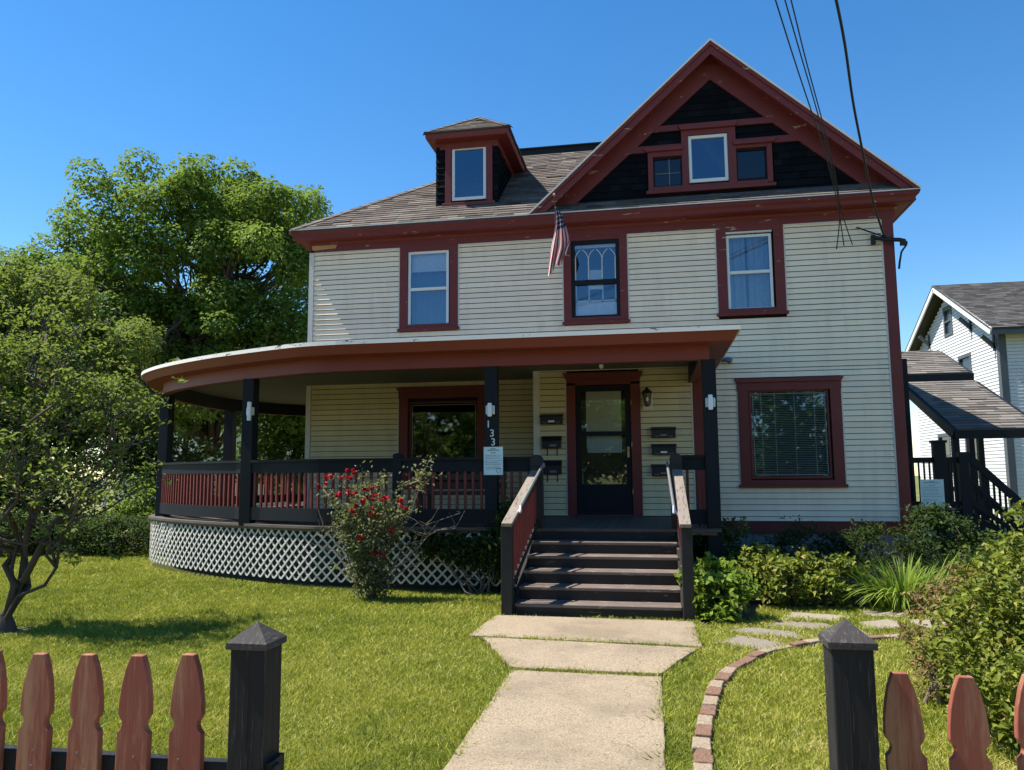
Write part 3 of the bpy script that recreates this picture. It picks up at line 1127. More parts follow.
mb.box(x0+.2, x1-.2, YE+.09, YE+.10, 1.05, 1.6)
build('inner_door', mb, MT['wicker'], door)
mb = MB()
mb.box(x1-.065, x1-.03, YE-.03, YE-.012, 1.78, 1.95)
mb.tube([(x1-.048, YE-.03, 1.90), (x1-.048, YE-.06, 1.90), (x1-.13, YE-.065, 1.90)], 0.009, 6)
for zz in (1.2, 1.95, 2.62):
    mb.box(x1+.004, x1+.018, YE-.04, YE-.02, zz, zz+.07)
build('handle', mb, MT['brass'], door)
mb = MB()
mb.box(-1.36, -1.215, YE-.035, YE+.02, FL, 3.0)
mb.box(-0.325, -0.17, YE-.035, YE+.02, FL, 3.0)
mb.box(-1.36, -0.17, YE-.035, YE+.02, 2.96, 3.10)
mb.prism([(-1.37, 3.06), (-0.16, 3.06), (-0.115, 3.16), (-1.415, 3.16)], YE-.085, YE)
mb.box(-1.215, -0.325, YE-.05, YE+.02, FL+.005, FL+.035)
build('door_casing', mb, MT['red'], house, bevel=0.004)

# ------------------------------------------------------------------ main roof
EO = 0.34
def gz(x): return 9.13-0.905*abs(x-1.2)
mb = MB()
PL = [(-6.69, 13.26, 6.17), (-2.06, 13.26, 6.17), (0.93, 17.00, 8.90), (0.93, 17.03, 8.92), (-2.98, 17.03, 8.92)]
TH = 0.06
def roofslab(mb, pts, th=0.05):
    n = len(mb.v); k = len(pts)
    mb.v += [tuple(p) for p in pts] + [(p[0], p[1], p[2]-th) for p in pts]
    mb.f.append(tuple(range(n, n+k))); mb.f.append(tuple(range(n+2*k-1, n+k-1, -1)))
    mb.t += [0.3, 0.3]
    for i in range(k):
        j = (i+1) % k
        mb.f.append((n+i, n+k+i, n+k+j, n+j)); mb.t.append(0.2)
FRONT = [(-6.69, 13.26, 6.17), (-2.06, 13.26, 6.17), (0.93, 17.03, 8.92), (-2.98, 17.03, 8.92)]
LEFT = [(-6.69, 20.8, 6.17), (-6.69, 13.26, 6.17), (-2.98, 17.03, 8.92)]
BACK = [(4.46, 20.84, 6.17), (-6.69, 20.84, 6.17), (-2.98, 17.03, 8.92), (1.2, 17.03, 8.92)]
GL = [(1.2, 20.9, 9.14), (-2.09, 20.9, 6.18), (-2.09, 13.26, 6.18), (1.2, 13.26, 9.14)]
GR = [(4.47, 13.26, 6.18), (4.47, 20.9, 6.18), (1.2, 20.9, 9.14), (1.2, 13.26, 9.14)]
for p in (FRONT, LEFT, BACK, GL, GR):
    roofslab(mb, p)
rs = random.Random(21)
shingles(mb, FRONT, 0.135, 0.31, 0.014, rs)
shingles(mb, LEFT, 0.135, 0.31, 0.014, rs)
shingles(mb, [GR[0], GR[1], GR[2], GR[3]], 0.135, 0.31, 0.014, rs)
shingles(mb, [(-2.09, 20.9, 6.18), (-2.09, 13.26, 6.18), (1.2, 13.26, 9.14), (1.2, 20.9, 9.14)], 0.135, 0.31, 0.014, rs)
def ridge_caps(mb, a, b, n1, n2, n, w=0.13):
    a, b = Vector(a), Vector(b)
    d = (b-a).normalized()
    for nn, sg in ((Vector(n1), 1), (Vector(n2), -1)):
        nn.normalize()
        sd = d.cross(nn).normalized()
        mid = (Vector(n1).normalized()+Vector(n2).normalized())
        if sd.dot(mid) > 0:
            sd = -sd
        for i in range(n):
            tone = rs.uniform(.35, .8)
            p, q = a.lerp(b, i/n), a.lerp(b, (i+1.12)/n)
            p, q = p+nn*0.030, q+nn*0.020
            mb.face([p, p+sd*w, q+sd*w, q], tone)
            mb.face([p, p+sd*w, p+sd*w-nn*.014, p-nn*.014], tone*.5)
ridge_caps(mb, LEFT[1], LEFT[2], (0, -.73, 1), (-.73, 0, 1), 26)
# pent skirt under the gable
shingles(mb, [(-2.06, 13.26, 6.18), (4.46, 13.26, 6.18), (4.1, 13.6, 6.43), (-1.6, 13.6, 6.43)], 0.12, 0.31, 0.012, rs)
roofslab(mb, [(-2.06, 13.26, 6.18), (4.46, 13.26, 6.18), (4.1, 13.62, 6.44), (-1.6, 13.62, 6.44)], 0.03)
roof = build('roof', mb, MT['shingle'], house)
mb = MB()
mb.box(-2.98, 0.95, 16.98, 17.10, 8.86, 9.03)
mb.box(-3.02, 0.95, 16.94, 17.14, 9.03, 9.06)
build('ridge_cap', mb, MT['black'], roof)

hp = [(XR, YB), (XR, YF), (XL+.08, YF), (XL+.08, YB)]
mb = MB()
sweep(mb, hp, [(0.335, 6.155), (0.345, 6.10), (0.30, 6.055), (0.285, 6.0), (0.265, 5.985), (0.265, 6.155)])
sweep(mb, hp, [(0.30, 6.02), (0.30, 5.995), (0.0, 5.975), (0.0, 6.02)])
sweep(mb, hp, [(0.0, 6.0), (0.035, 6.0), (0.035, ZT+.005), (0.0, ZT+.005)])
sweep(mb, hp, [(0.035, 6.0), (0.075, 6.0), (0.05, 5.93), (0.035, 5.93)])
mb.box(XL, XL+.1, YF-.035, YB, ZT+.005, 5.99)
build('eave', mb, MT['red_chip'], house)
mb = MB()
sweep(mb, hp, [(0.34, 6.158), (0.352, 6.158), (0.352, 6.176), (0.34, 6.176)])
build('drip_edge', mb, MT['jtrim'], house)
mb = MB()
mb.prism([(-6.36, 5.84), (-5.90, 5.86), (-5.86, 5.92), (-5.92, 5.945), (-6.38, 5.93)], YF-0.042, YF-0.03)
build('bare_wood_patch', mb, MT['patch'], house)

# ------------------------------------------------------------------ front gable
GW = (0.78, 1.46, 6.67, 7.54)
GWL = (0.15, 0.66, 6.63, 7.19)
GWR = (1.60, 2.12, 6.66, 7.23)
mb = MB()
holes = [GW, GWL, GWR]
zs = sorted({6.0, 6.63, 6.66, 6.67, 7.19, 7.23, 7.54, 9.0} | {6.0+0.1*i for i in range(30)})
for a, b in zip(zs, zs[1:]):
    m_ = (a+b)/2
    hw = (8.98-b)/0.905
    if hw > 0.02:
        for s0, s1 in subtract([(1.2-hw, 1.2+hw)], holes, m_):
            mb.box(s0, s1, YF+0.02, YF+0.12, a, b)
build('gable_wall', mb, MT['shake'], house)
mb = MB()
SUR = [(0.04, 2.24, 6.48, 7.40), (0.66, 1.58, 7.3, 7.75)]
def gspan(z):
    hw = (8.62-z)/0.905
    return subtract([(1.17-hw-.1, 1.17+hw+.1)], SUR, z) if hw > 0 else []
courses(mb, 6.36, 8.7, 0.128, gspan, lambda a, o, z: (a, YF+0.02-o, z), 0.02, random.Random(9), 0.006, 0.21)
build('gable_shakes', mb, MT['shake'], house)
mb = MB()
for s in (-1, 1):                                # rake frieze on the wall
    mb.prism([(1.2, 8.99), (1.2+s*3.1, 8.99-2.805), (1.2+s*2.72, 8.99-2.805), (1.2, 8.57)], YF-0.03, YF+0.02)
for z0, z1, cut in ((7.66, 7.77, 0.0), (7.29, 7.41, 0.0)):
    hw = (8.80-z0)/0.905
    if z0 > 7.5:
        mb.box(1.17-hw, 1.17+hw, YF-0.026, YF+0.02, z0, z1)
    else:
        mb.box(1.17-hw, 0.66, YF-0.026, YF+0.02, z0, z1)
        mb.box(1.58, 1.17+hw, YF-0.026, YF+0.02, z0, z1)
build_split('rake_frieze', mb, MT['red_chip'], house)
mb = MB()
# stepped surround
mb.box(0.06, 0.15, YF-.036, YF+.03, 6.55, 7.28)
mb.box(0.66, 0.775, YF-.036, YF+.03, 6.55, 7.66)
mb.box(1.465, 1.60, YF-.036, YF+.03, 6.55, 7.66)
mb.box(2.12, 2.21, YF-.036, YF+.03, 6.58, 7.30)
mb.box(0.15, 0.66, YF-.036, YF+.03, 7.19, 7.29)
mb.box(1.60, 2.12, YF-.036, YF+.03, 7.23, 7.30)
mb.box(0.775, 1.465, YF-.036, YF+.03, 7.545, 7.66)
mb.box(0.02, 2.25, YF-.06, YF+.03, 6.50, 6.56)
mb.box(0.15, 2.12, YF-.034, YF+.03, 6.56, 6.63)
mb.prism([(0.03, 7.28), (0.68, 7.28), (0.68, 7.36), (-0.02, 7.36)], YF-.085, YF)
mb.prism([(1.56, 7.29), (2.24, 7.29), (2.29, 7.37), (1.56, 7.37)], YF-.085, YF)
mb.prism([(0.65, 7.64), (1.60, 7.64), (1.645, 7.74), (0.605, 7.74)], YF-.09, YF)
build('gable_trim', mb, MT['red'], house, bevel=0.003)
mb = MB()
sash(mb, *GW, YF-0.02, 0.055)
w = build('window', mb, MT['white'], house, 'white attic window in the middle of the gable', bevel=0.004)
pane(w, GW[0]+.04, GW[1]-.04, GW[2]+.04, GW[3]-.04, YF+0.03)
for g, lab in ((GWL, 'small dark attic window left of the white one with a thin cross bar'), (GWR, 'small dark attic window right of the white one')):
    mb = MB()
    sash(mb, *g, YF+0.01, 0.03)
    w = build('window', mb, MT['black'], house, lab)
    pane(w, g[0]+.02, g[1]-.02, g[2]+.02, g[3]-.02, YF+0.05, 'glass_attic')
    if g is GWL:
        mb = MB()
        xm, zm = (g[0]+g[1])/2+.03, (g[2]+g[3])/2-.02
        mb.box(xm-.006, xm+.006, YF+.035, YF+.045, g[2]+.03, g[3]-.03)
        mb.box(g[0]+.03, g[1]-.03, YF+.033, YF+.043, zm-.006, zm+.006)
        build('muntin', mb, MT['block'], w)
mb = MB()
for s in (-1, 1):                                # bargeboards and their soffit
    mb.prism([(1.2, 9.13), (1.2+s*3.265, 6.175), (1.2+s*3.0, 6.175), (1.2, 8.89)], 13.265, 13.305)
    mb.prism([(1.2, 9.13), (1.2+s*3.265, 6.175), (1.2+s*3.17, 6.175), (1.2, 9.04)], 13.235, 13.265)
    mb.prism([(1.2, 9.03), (1.2+s*3.15, 6.18), (1.2+s*3.10, 6.18), (1.2, 8.985)], 13.305, 13.60)
build_split('bargeboard', mb, MT['red_chip'], house)
mb = MB()
for s in (-1, 1):
    mb.prism([(1.2, 9.155), (1.2+s*3.285, 6.185), (1.2+s*3.262, 6.165), (1.2, 9.115)], 13.222, 13.26)
build('gable_drip_edge', mb, MT['jtrim'], house)

# ------------------------------------------------------------------ dormer
DX0, DX1, DY = -4.00, -2.80, 14.0
DW = (-3.70, -3.02, 6.80, 7.88)
mb = MB()
wall_core(mb, DX0, DX1, 6.45, 8.05, [DW], DY+0.01, DY+0.1)
mb.box(DX0, DX0+.1, DY+.1, 16.2, 6.4, 8.05)
mb.box(DX1-.1, DX1, DY+.1, 16.2, 6.4, 8.05)
dm = build('dormer', mb, MT['shake'], house)
mb = MB()
courses(mb, 6.56, 7.92, 0.128, lambda z: subtract([(DX0-.02, DX1+.02)], [(-3.84, -2.88, 6.66, 8.1)], z), lambda a, o, z: (a, DY-o, z), 0.022, random.Random(6), 0.006, 0.2)
for sx, x in ((-1, DX0), (1, DX1)):
    courses(mb, 6.56, 7.95, 0.128, lambda z: [(DY, max(DY+.05, 13.26+(z-6.17)/0.73))], lambda a, o, z, x=x, sx=sx: (x+sx*o, a, z), 0.022, random.Random(7), 0.006, 0.2)
build('dormer_shakes', mb, MT['shake'], dm)
mb = MB()
mb.box(-3.83, -3.71, DY-.035, DY+.03, 6.73, 7.95)
mb.box(-3.01, -2.89, DY-.035, DY+.03, 6.73, 7.95)
mb.box(-3.71, -3.01, DY-.035, DY+.03, 7.885, 7.95)
mb.box(-3.88, -2.84, DY-.07, DY+.03, 6.68, 6.74)
mb.box(DX0-.03, DX1+.03, DY-.04, DY+.03, 7.90, 8.02)
sweep(mb, [(DX1, 16.2), (DX1, DY), (DX0+.09, DY), (DX0+.09, 16.2)], [(0.0, 7.84), (0.03, 7.84), (0.03, 7.97), (0.24, 7.97), (0.255, 8.0), (0.265, 8.08), (0.0, 8.09)])
build('dormer_trim', mb, MT['red'], dm, bevel=0.003)
mb = MB()
sash(mb, *DW, DY-0.02, 0.055)
w = build('dormer_window', mb, MT['white'], dm, bevel=0.004)
mb = MB()
mb.face([(DW[0]+.04, DY+.03, DW[2]+.04), (DW[1]-.04, DY+.03, DW[2]+.04), (DW[1]-.04, DY+.03, DW[3]-.04), (DW[0]+.04, DY+.03, DW[3]-.04)])
build('dormer_pane', mb, MT['glass'], dm)
mb = MB()
e0, e1, ef = DX0-.17, DX1+.285, DY-.285
ap = (-3.33, 14.72, 8.80)
bk = (-3.33, 17.2, 8.80)
faces = [[(e0, ef, 8.095), (e1, ef, 8.095), ap], [(e1, ef, 8.095), (e1, 17.2, 8.095), bk, ap], [(e0, 17.2, 8.095), (e0, ef, 8.095), ap, bk]]
for p in faces:
    roofslab(mb, p, 0.02)
    shingles(mb, p, 0.13, 0.3, 0.013, rs)
ridge_caps(mb, faces[0][0], ap, (0, -.71, 1), (-.78, 0, 1), 9, .09)
ridge_caps(mb, faces[0][1], ap, (0, -.71, 1), (.78, 0, 1), 9, .09)
build('dormer_roof', mb, MT['shingle'], dm)
# lower side bay just visible at the left corner
mb = MB()
mb.prism([(-7.25, 4.35), (-6.42, 4.35), (-6.42, 5.05)], 16.4, 16.5)
mb.hexa([(-7.3, 16.35, 4.3), (-6.43, 16.35, 5.1), (-6.43, 18.6, 5.1), (-7.3, 18.6, 4.3), (-7.3, 16.35, 4.42), (-6.43, 16.35, 5.22), (-6.43, 18.6, 5.22), (-7.3, 18.6, 4.42)])
build('side_gablet', mb, MT['red'], house)

# ------------------------------------------------------------------ porch
ctrl = [(-4.1, 9.9), (-4.55, 9.95), (-4.95, 10.07), (-5.6, 10.32), (-6.25, 10.60), (-6.97, 10.98), (-7.7, 11.45), (-8.33, 12.0), (-8.74, 12.65), (-9.02, 13.4), (-9.22, 14.4), (-9.30, 15.3), (-9.12, 16.2), (-8.7, 17.1), (-8.0, 17.7), (-7.2, 17.95), (-6.45, 18.0)]
curve = catmull(ctrl, 5)
def bulge(p):                                   # floor and lattice stand a little farther out at the curved end
    k = min(1, max(0, (-6.2-p[0])/2.2))
    return (p[0]-0.15*k, p[1]+0.06)
BX = 0.74
beam_path = [(BX, 13.58), (BX, 9.9), (0.0, 9.9), (-1.0, 9.9), (-2.0, 9.9), (-3.0, 9.9)] + curve
front_path = [(BX, 9.9), (-1.0, 9.9), (-2.0, 9.9), (-3.0, 9.9)] + curve
def inner(p):
    if p[0] >= XL:
        return (p[0], YF-0.03)
    return (XL-0.02, min(max(p[1], YF), 18.0))
def deck_faces(mb, path, z_out, z_in, th):
    q = [inner(p) for p in path]
    for i in range(len(path)-1):
        a, b, c, d = path[i], path[i+1], q[i+1], q[i]
        top = [(a[0], a[1], z_out), (b[0], b[1], z_out), (c[0], c[1], z_in), (d[0], d[1], z_in)]
        mb.face(top)
        mb.face([(x, y, z-th) for x, y, z in top[::-1]])
        mb.face([(a[0], a[1], z_out), (b[0], b[1], z_out), (b[0], b[1], z_out-th), (a[0], a[1], z_out-th)])
mb = MB()
sweep(mb, beam_path, [(0.0, 3.15), (0.0, 2.955), (-0.13, 2.955), (-0.13, 3.24), (-0.05, 3.24)])
sweep(mb, beam_path, [(0.27, 3.14), (0.33, 3.25), (0.345, 3.262), (0.30, 3.262), (-0.03, 3.22), (-0.03, 3.14)])
build('porch_beam', mb, MT['red_porch'], house)
mb = MB()
sweep(mb, beam_path, [(-0.131, 3.235), (-0.131, 2.953), (-0.145, 2.953), (-0.145, 3.235)])
build('beam_lining', mb, MT['black'], house)
mb = MB()
sweep(mb, beam_path, [(0.325, 3.263), (0.358, 3.258), (0.358, 3.312), (0.325, 3.318)])
build('porch_roof_edge', mb, MT['edge'], house)
mb = MB()
deck_faces(mb, offset_path(beam_path, 0.34), 3.316, 3.62, 0.03)
build('porch_roof', mb, MT['shingle_grey'], house)
mb = MB()
deck_faces(mb, offset_path(beam_path, -0.125), 3.235, 3.235, 0.02)
build('porch_ceiling', mb, MT['ceil'], house)
floor_path = [(BX+.02, 13.58), (BX+.02, 9.9), (0.3, 9.9), (-1.5, 9.9), (-2.0, 9.93), (-3.0, 9.95), (-4.0, 9.99)] + [bulge(p) for p in curve[5:]]
mb = MB()
deck_faces(mb, offset_path(floor_path, 0.05), FL, FL, 0.035)
rb = random.Random(31)
x = -2.3
while x < 0.7:                                  # boards in front of the door
    mb.box(x+.003, x+.125, 9.87, YE-.03, FL+.001, FL+.007+rb.uniform(0, .004))
    x += .13
build('porch_floor', mb, MT['deck'], house)
sk = [p for p in offset_path(floor_path[1:], 0.0)]
mb = MB()
sweep(mb, sk, [(-0.005, FL-.035), (-0.005, FL-.075), (-0.05, FL-.075), (-0.05, FL-.035)])
build('porch_skirt_board', mb, painted('skirt_paint', (0.16, 0.13, 0.095), 0.7, 0.4), house)

# lattice below the floor
def arc_table(path):
    s = [0]
    for a, b in zip(path, path[1:]):
        s.append(s[-1]+math.hypot(b[0]-a[0], b[1]-a[1]))
    return s
def at_arc(path, tab, s):
    s = min(max(s, 0), tab[-1]-1e-6)
    i = max(0, np.searchsorted(tab, s, 'right')-1)
    k = (s-tab[i])/(tab[i+1]-tab[i])
    a, b = path[i], path[i+1]
    dx, dy = b[0]-a[0], b[1]-a[1]
    l = math.hypot(dx, dy)
    return (a[0]+dx*k, a[1]+dy*k), (-dy/l, dx/l)
lpath = [(-1.62, 9.9), (-2.0, 9.93), (-3.0, 9.95), (-4.0, 9.99)] + [bulge(p) for p in curve[5:]]
ltab = arc_table(lpath)
mb = MB()
LZ0, LZ1 = 0.10, 0.765
hL = LZ1-LZ0
def lat_strip(s0, direction, off):
    n = 9
    wd = 0.034
    prev = None
    for i in range(n+1):
        t = i/n
        z = LZ0+hL*t
        s = s0+direction*hL*t*0.98
        if s-wd < 0 or s+wd > ltab[-1]:
            prev = None
            continue
        (x, y), nn = at_arc(lpath, ltab, s-wd*0.5)
        (x2, y2), n2 = at_arc(lpath, ltab, s+wd*0.5)
        ring = [(x+nn[0]*off, y+nn[1]*off, z), (x2+n2[0]*off, y2+n2[1]*off, z), (x2+n2[0]*(off+.008), y2+n2[1]*(off+.008), z), (x+nn[0]*(off+.008), y+nn[1]*(off+.008), z)]
        if prev:
            for a_, b_ in ((0, 1), (1, 2), (2, 3), (3, 0)):
                mb.face([prev[a_], prev[b_], ring[b_], ring[a_]], rb.random())
        prev = ring
s = -1.0
while s < ltab[-1]:
    lat_strip(s+rb.uniform(-.006, .006), 1, 0.0)
    lat_strip(s+0.7+rb.uniform(-.006, .006), -1, 0.0085)
    s += 0.142
build('lattice_panel', mb, MT['lattice'], house)
mb = MB()
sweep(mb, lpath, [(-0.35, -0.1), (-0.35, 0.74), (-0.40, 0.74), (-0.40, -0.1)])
build('crawlspace_screen', mb, MT['dark'], house)
rb = random.Random(17)
# posts
def post(x, y, z0, z1, w, mat='black'):
    m_ = MB()
    m_.box(x-w/2, x+w/2, y-w/2, y+w/2, z0, z1)
    return build('porch_post', m_, MT[mat], house, bevel=0.006)
post(-2.085, 9.985, FL-.03, 2.96, 0.165)
post(0.73, 9.985, FL-.03, 2.96, 0.165)
post(-5.86, 10.52, FL-.03, 2.96, 0.175)
post(-8.44, 12.28, FL-.03, 2.96, 0.175)
post(-9.22, 15.7, FL-.03, 2.96, 0.2)
post(-7.4, 17.85, FL-.03, 2.96, 0.2)
mb = MB()
mb.box(-2.17, -2.0, 9.93, 10.05, 0.0, FL-.03)
mb.box(0.65, 0.81, 9.91, 10.07, 0.0, FL-.03)
build_split('porch_pier', mb, MT['black'], house)

# railings between the posts (each section: rails + single balusters)
def railing(path, lab=None, zt=1.755, zu=1.565, zl=1.075, zb=0.895, step=0.108, stub=None):
    tab = arc_table(path)
    m_ = MB()
    sweep(m_, path, [(-0.022, zu), (0.022, zu), (0.022, zt-.035), (0.055, zt-.035), (0.055, zt), (-0.055, zt), (-0.055, zt-.035), (-0.022, zt-.035)])
    sec = build('porch_railing', m_, MT['black'], house, lab)
    q = MB()
    sweep(q, path, [(-0.025, zb), (0.028, zb), (0.028, zl), (-0.025, zl)])
    build('bottom_rail', q, MT['black'], sec)
    n = int(tab[-1]/step)
    for i in range(n):
        (x, y), nn = at_arc(path, tab, (i+0.5)*tab[-1]/n)
        q = MB()
        q.bar((x, y, zl-.002), (x+rb.gauss(0, .002), y, zu+.002), 0.033, 0.033, (nn[0], nn[1], 0))
        build('baluster', q, MT['red'], sec)
    return sec
def sub(path, x_from, x_to):
    return [p for p in path if x_to <= p[0] <= x_from]
rail_line = [(-1.56, 9.96), (-2.0, 9.985), (-3.0, 10.0), (-4.0, 10.05)] + [(x, y+0.12) for x, y in curve[5:]]
def seg(a, b):
    tab = arc_table(rail_line)
    best = lambda x: min(range(len(rail_line)), key=lambda i: math.hypot(rail_line[i][0]-x[0], rail_line[i][1]-x[1]))
    i, j = best(a), best(b)
    return [a]+rail_line[i+1:j]+[b]
railing([(-1.53, 9.97), (-1.80, 9.98), (-2.0, 9.985)])
railing(seg((-2.17, 9.985), (-5.77, 10.47)))
railing(seg((-5.95, 10.55), (-8.43, 12.22)))
railing(seg((-8.55, 12.37), (-9.2, 15.6)))
railing(seg((-9.17, 15.8), (-7.5, 17.85)))
railing([(0.35, 9.97), (0.64, 9.985)][::-1])
mb = MB()
mb.box(-3.45, -3.33, 9.97, 10.07, FL, 1.77)
mb.lathe((-3.39, 10.02, 1.76), [(0.075, 0), (0.08, .02), (0.07, .045), (0.03, .06)], 12)
build('railing_stub_post', mb, MT['black'], house, bevel=0.004)

# ------------------------------------------------------------------ front steps
SX0, SX1 = -1.50, 0.25
RIS, TRD = 0.14, 0.29
YS = 9.87
mb = MB()
for i in range(1, 6):
    zt = FL-RIS*i
    y1 = YS-TRD*(i-1)
    m_ = MB()
    m_.box(SX0-.015, SX1+.015, y1-TRD-.02, y1+.01, zt-.035, zt)
    build('tread', m_, MT['tread'], house, bevel=0.006)
    mb.box(SX0, SX1, y1-.005, y1+.02, zt, zt+RIS-.036)
mb.box(SX0, SX1, YS-TRD*5-.005, YS-TRD*5+.02, 0.0, RIS-.036)
build('step_riser', mb, MT['step'], house)
mb = MB()
for x in (SX0-.045, SX1+.005):
    poly = [(8.40, 0.0), (9.9, 0.0), (9.9, FL-.04), (8.40, 0.14)]
    n = len(mb.v)
    mb.v += [(x, y, z) for y, z in poly] + [(x+.04, y, z) for y, z in poly]
    for f in ((0, 1, 2, 3), (7, 6, 5, 4), (0, 4, 5, 1), (1, 5, 6, 2), (2, 6, 7, 3), (3, 7, 4, 0)):
        mb.f.append(tuple(n+i for i in f)); mb.t.append(.5)
build_split('stringer', mb, MT['step'], house)
for xa, xb, s in ((-1.64, -1.52, 1), (0.27, 0.385, -1)):
    xm = (xa+xb)/2
    xu = -1.475 if s == 1 else 0.285
    m_ = MB()
    m_.box(xa, xb, 8.30, 8.42, 0.0, 0.985)
    build('newel_post', m_, MT['black_worn'], house, bevel=0.006)
    m_ = MB()
    m_.box(xu-.075, xu+.075, 9.84, 9.98, FL, 1.72)
    m_.tube([(xu, 9.835, 1.70), (xu, 9.985, 1.70)], 0.078, 18)
    build('newel_post', m_, MT['black_worn'], house, bevel=0.004)
    m_ = MB()
    m_.bar((xm+s*.012, 8.27, 0.985), (xu-s*.01, 9.86, 1.56), 0.118, 0.042, (1, 0, 0))
    build('handrail', m_, MT['bare'], house, bevel=0.005)
    m_ = MB()
    m_.bar((xm, 8.42, 0.96), (xu, 9.86, 1.48), 0.04, 0.09, (1, 0, 0))
    m_.bar((xm, 8.42, 0.26), (xu, 9.86, 0.92), 0.04, 0.09, (1, 0, 0))
    sec = build('stair_railing', m_, MT['black_worn'], house)
    for i in range(11):
        t = (i+.6)/11.4
        y = 8.42+1.42*t
        x = xm+(xu-xm)*t
        q = MB()
        q.bar((x, y, 0.26+0.66*t), (x, y, 0.95+.52*t), 0.032, 0.032, (1, 0, 0))
        build('baluster', q, MT['red'], sec)
    m_ = MB()
    xi = xb+.05 if s == 1 else xa-.06
    xj = xu+.10 if s == 1 else xu-.11
    m_.tube([(xi, 8.56, 1.10), (xi, 8.60, 1.17), (xj, 9.80, 1.66), (xj, 9.86, 1.62)], 0.017, 8)
    m_.tube([(xi-s*.06, 8.57, 1.06), (xi, 8.60, 1.15)], 0.012, 6)
    build('grab_rail', m_, MT['metal'], house)

# ================================================================== THINGS ON THE HOUSE
def mailbox(label, x0, x1, z0, z1, style, y=YE, slot=False):
    t = thing('mailbox', label, 'mailbox', ((x0+x1)/2, y-.06, z0), 'black mailboxes beside the front door')
    m_ = MB()
    d = 0.10
    if style == 'upright':
        m_.box(x0, x1, y-d, y-.02, z0, z0+(z1-z0)*0.62)
        build('body', m_, MT['blackmetal'], t, bevel=0.008)
        m_ = MB()
        n = len(m_.v)
        zb, zt = z0+(z1-z0)*0.60, z1
        m_.hexa([(x0-.006, y-d-.012, zb), (x1+.006, y-d-.012, zb), (x1+.006, y-.02, zb), (x0-.006, y-.02, zb),
                 (x0-.006, y-d*.72, zt), (x1+.006, y-d*.72, zt), (x1+.006, y-.02, zt+.012), (x0-.006, y-.02, zt+.012)])
        build('lid', m_, MT['blackmetal'], t, bevel=0.008)
        for k in (0.27, 0.78):
            m_ = MB()
            x = x0+(x1-x0)*k
            m_.tube([(x, y-.05, z0+.01), (x, y-.055, z0-.09), (x, y-.085, z0-.115), (x, y-.11, z0-.09)], 0.011, 6)
            build('hook', m_, MT['blackmetal'], t)
        m_ = MB()
        xm = (x0+x1)/2+.02
        m_.box(xm-.05, xm+.06, y-d-.004, y-d, z0+.025, z0+.062)
        build('name_plate', m_, MT['block'], t)
    else:
        m_.box(x0, x1, y-d, y-.02, z0, z1-.03)
        build('body', m_, MT['blackmetal'], t, bevel=0.008)
        m_ = MB()
        m_.hexa([(x0-.008, y-d-.014, z1-.055), (x1+.008, y-d-.014, z1-.055), (x1+.008, y-.02, z1-.03), (x0-.008, y-.02, z1-.03),
                 (x0-.008, y-d-.008, z1-.035), (x1+.008, y-d-.008, z1-.035), (x1+.008, y-.02, z1), (x0-.008, y-.02, z1)])
        build('lid', m_, MT['blackmetal'], t, bevel=0.006)
        m_ = MB()
        xm = (x0+x1)/2
        m_.box(xm-.05, xm+.05, y-d-.004, y-d, z0+.03, z0+.06)
        build('name_plate', m_, MT['paper' if slot else 'block'], t)
        for k in (0.22, 0.78):
            m_ = MB()
            x = x0+(x1-x0)*k
            m_.tube([(x-.03, y-d-.004, z0+.035), (x-.02, y-d-.014, z0+.022), (x+.02, y-d-.014, z0+.022), (x+.03, y-d-.004, z0+.035)], 0.006, 5)
            build('scroll', m_, MT['block'], t)
    return t
mailbox('shallow black mailbox left of the door, topmost of three', -1.79, -1.42, 2.33, 2.50, 'flat', slot=True)
mailbox('upright black mailbox with two newspaper hooks, middle one left of the door', -1.765, -1.45, 1.94, 2.13, 'upright')
mailbox('upright black mailbox with two newspaper hooks, lowest left of the door', -1.765, -1.45, 1.52, 1.74, 'upright')
mailbox('long black mailbox right of the door under the wall lamp, topmost of three', -0.01, 0.37, 2.08, 2.26, 'flat')
mailbox('long black mailbox right of the door with a pale name plate, middle of three', -0.01, 0.37, 1.81, 1.99, 'flat', slot=True)
mailbox('long black mailbox right of the door partly hidden by the newel, lowest of three', -0.02, 0.36, 1.48, 1.67, 'flat')

t = thing('wall_lamp', 'small lantern wall lamp on the siding right of the door', 'lamp', (-0.06, YE, 2.6))
m_ = MB(); m_.box(-0.135, 0.02, YE-.035, YE-.005, 2.54, 2.86)
build('back_plate', m_, MT['jtrim'], t, bevel=0.01)
m_ = MB(); m_.lathe((-0.06, YE-.12, 2.58), [(0.02, 0), (0.045, .02), (0.05, .03), (0.072, .2), (0.075, .21)], 8)
build('lamp_glass', m_, plain('bronze', (0.09, 0.06, 0.035), 0.4, 0.6), t)
m_ = MB(); m_.lathe((-0.06, YE-.12, 2.79), [(0.09, 0), (0.08, .03), (0.03, .07), (0.012, .1)], 8); m_.tube([(-0.06, YE-.12, 2.87), (-0.06, YE-.02, 2.82)], .012, 6)
build('lamp_cap', m_, MT['blackmetal'], t)
m_ = MB(); m_.lathe((-0.06, YE-.185, 2.69), [(0.012, -0.03), (0.02, 0), (0.012, .03)], 8)
build('bulb', m_, MT['lampglass'], t)

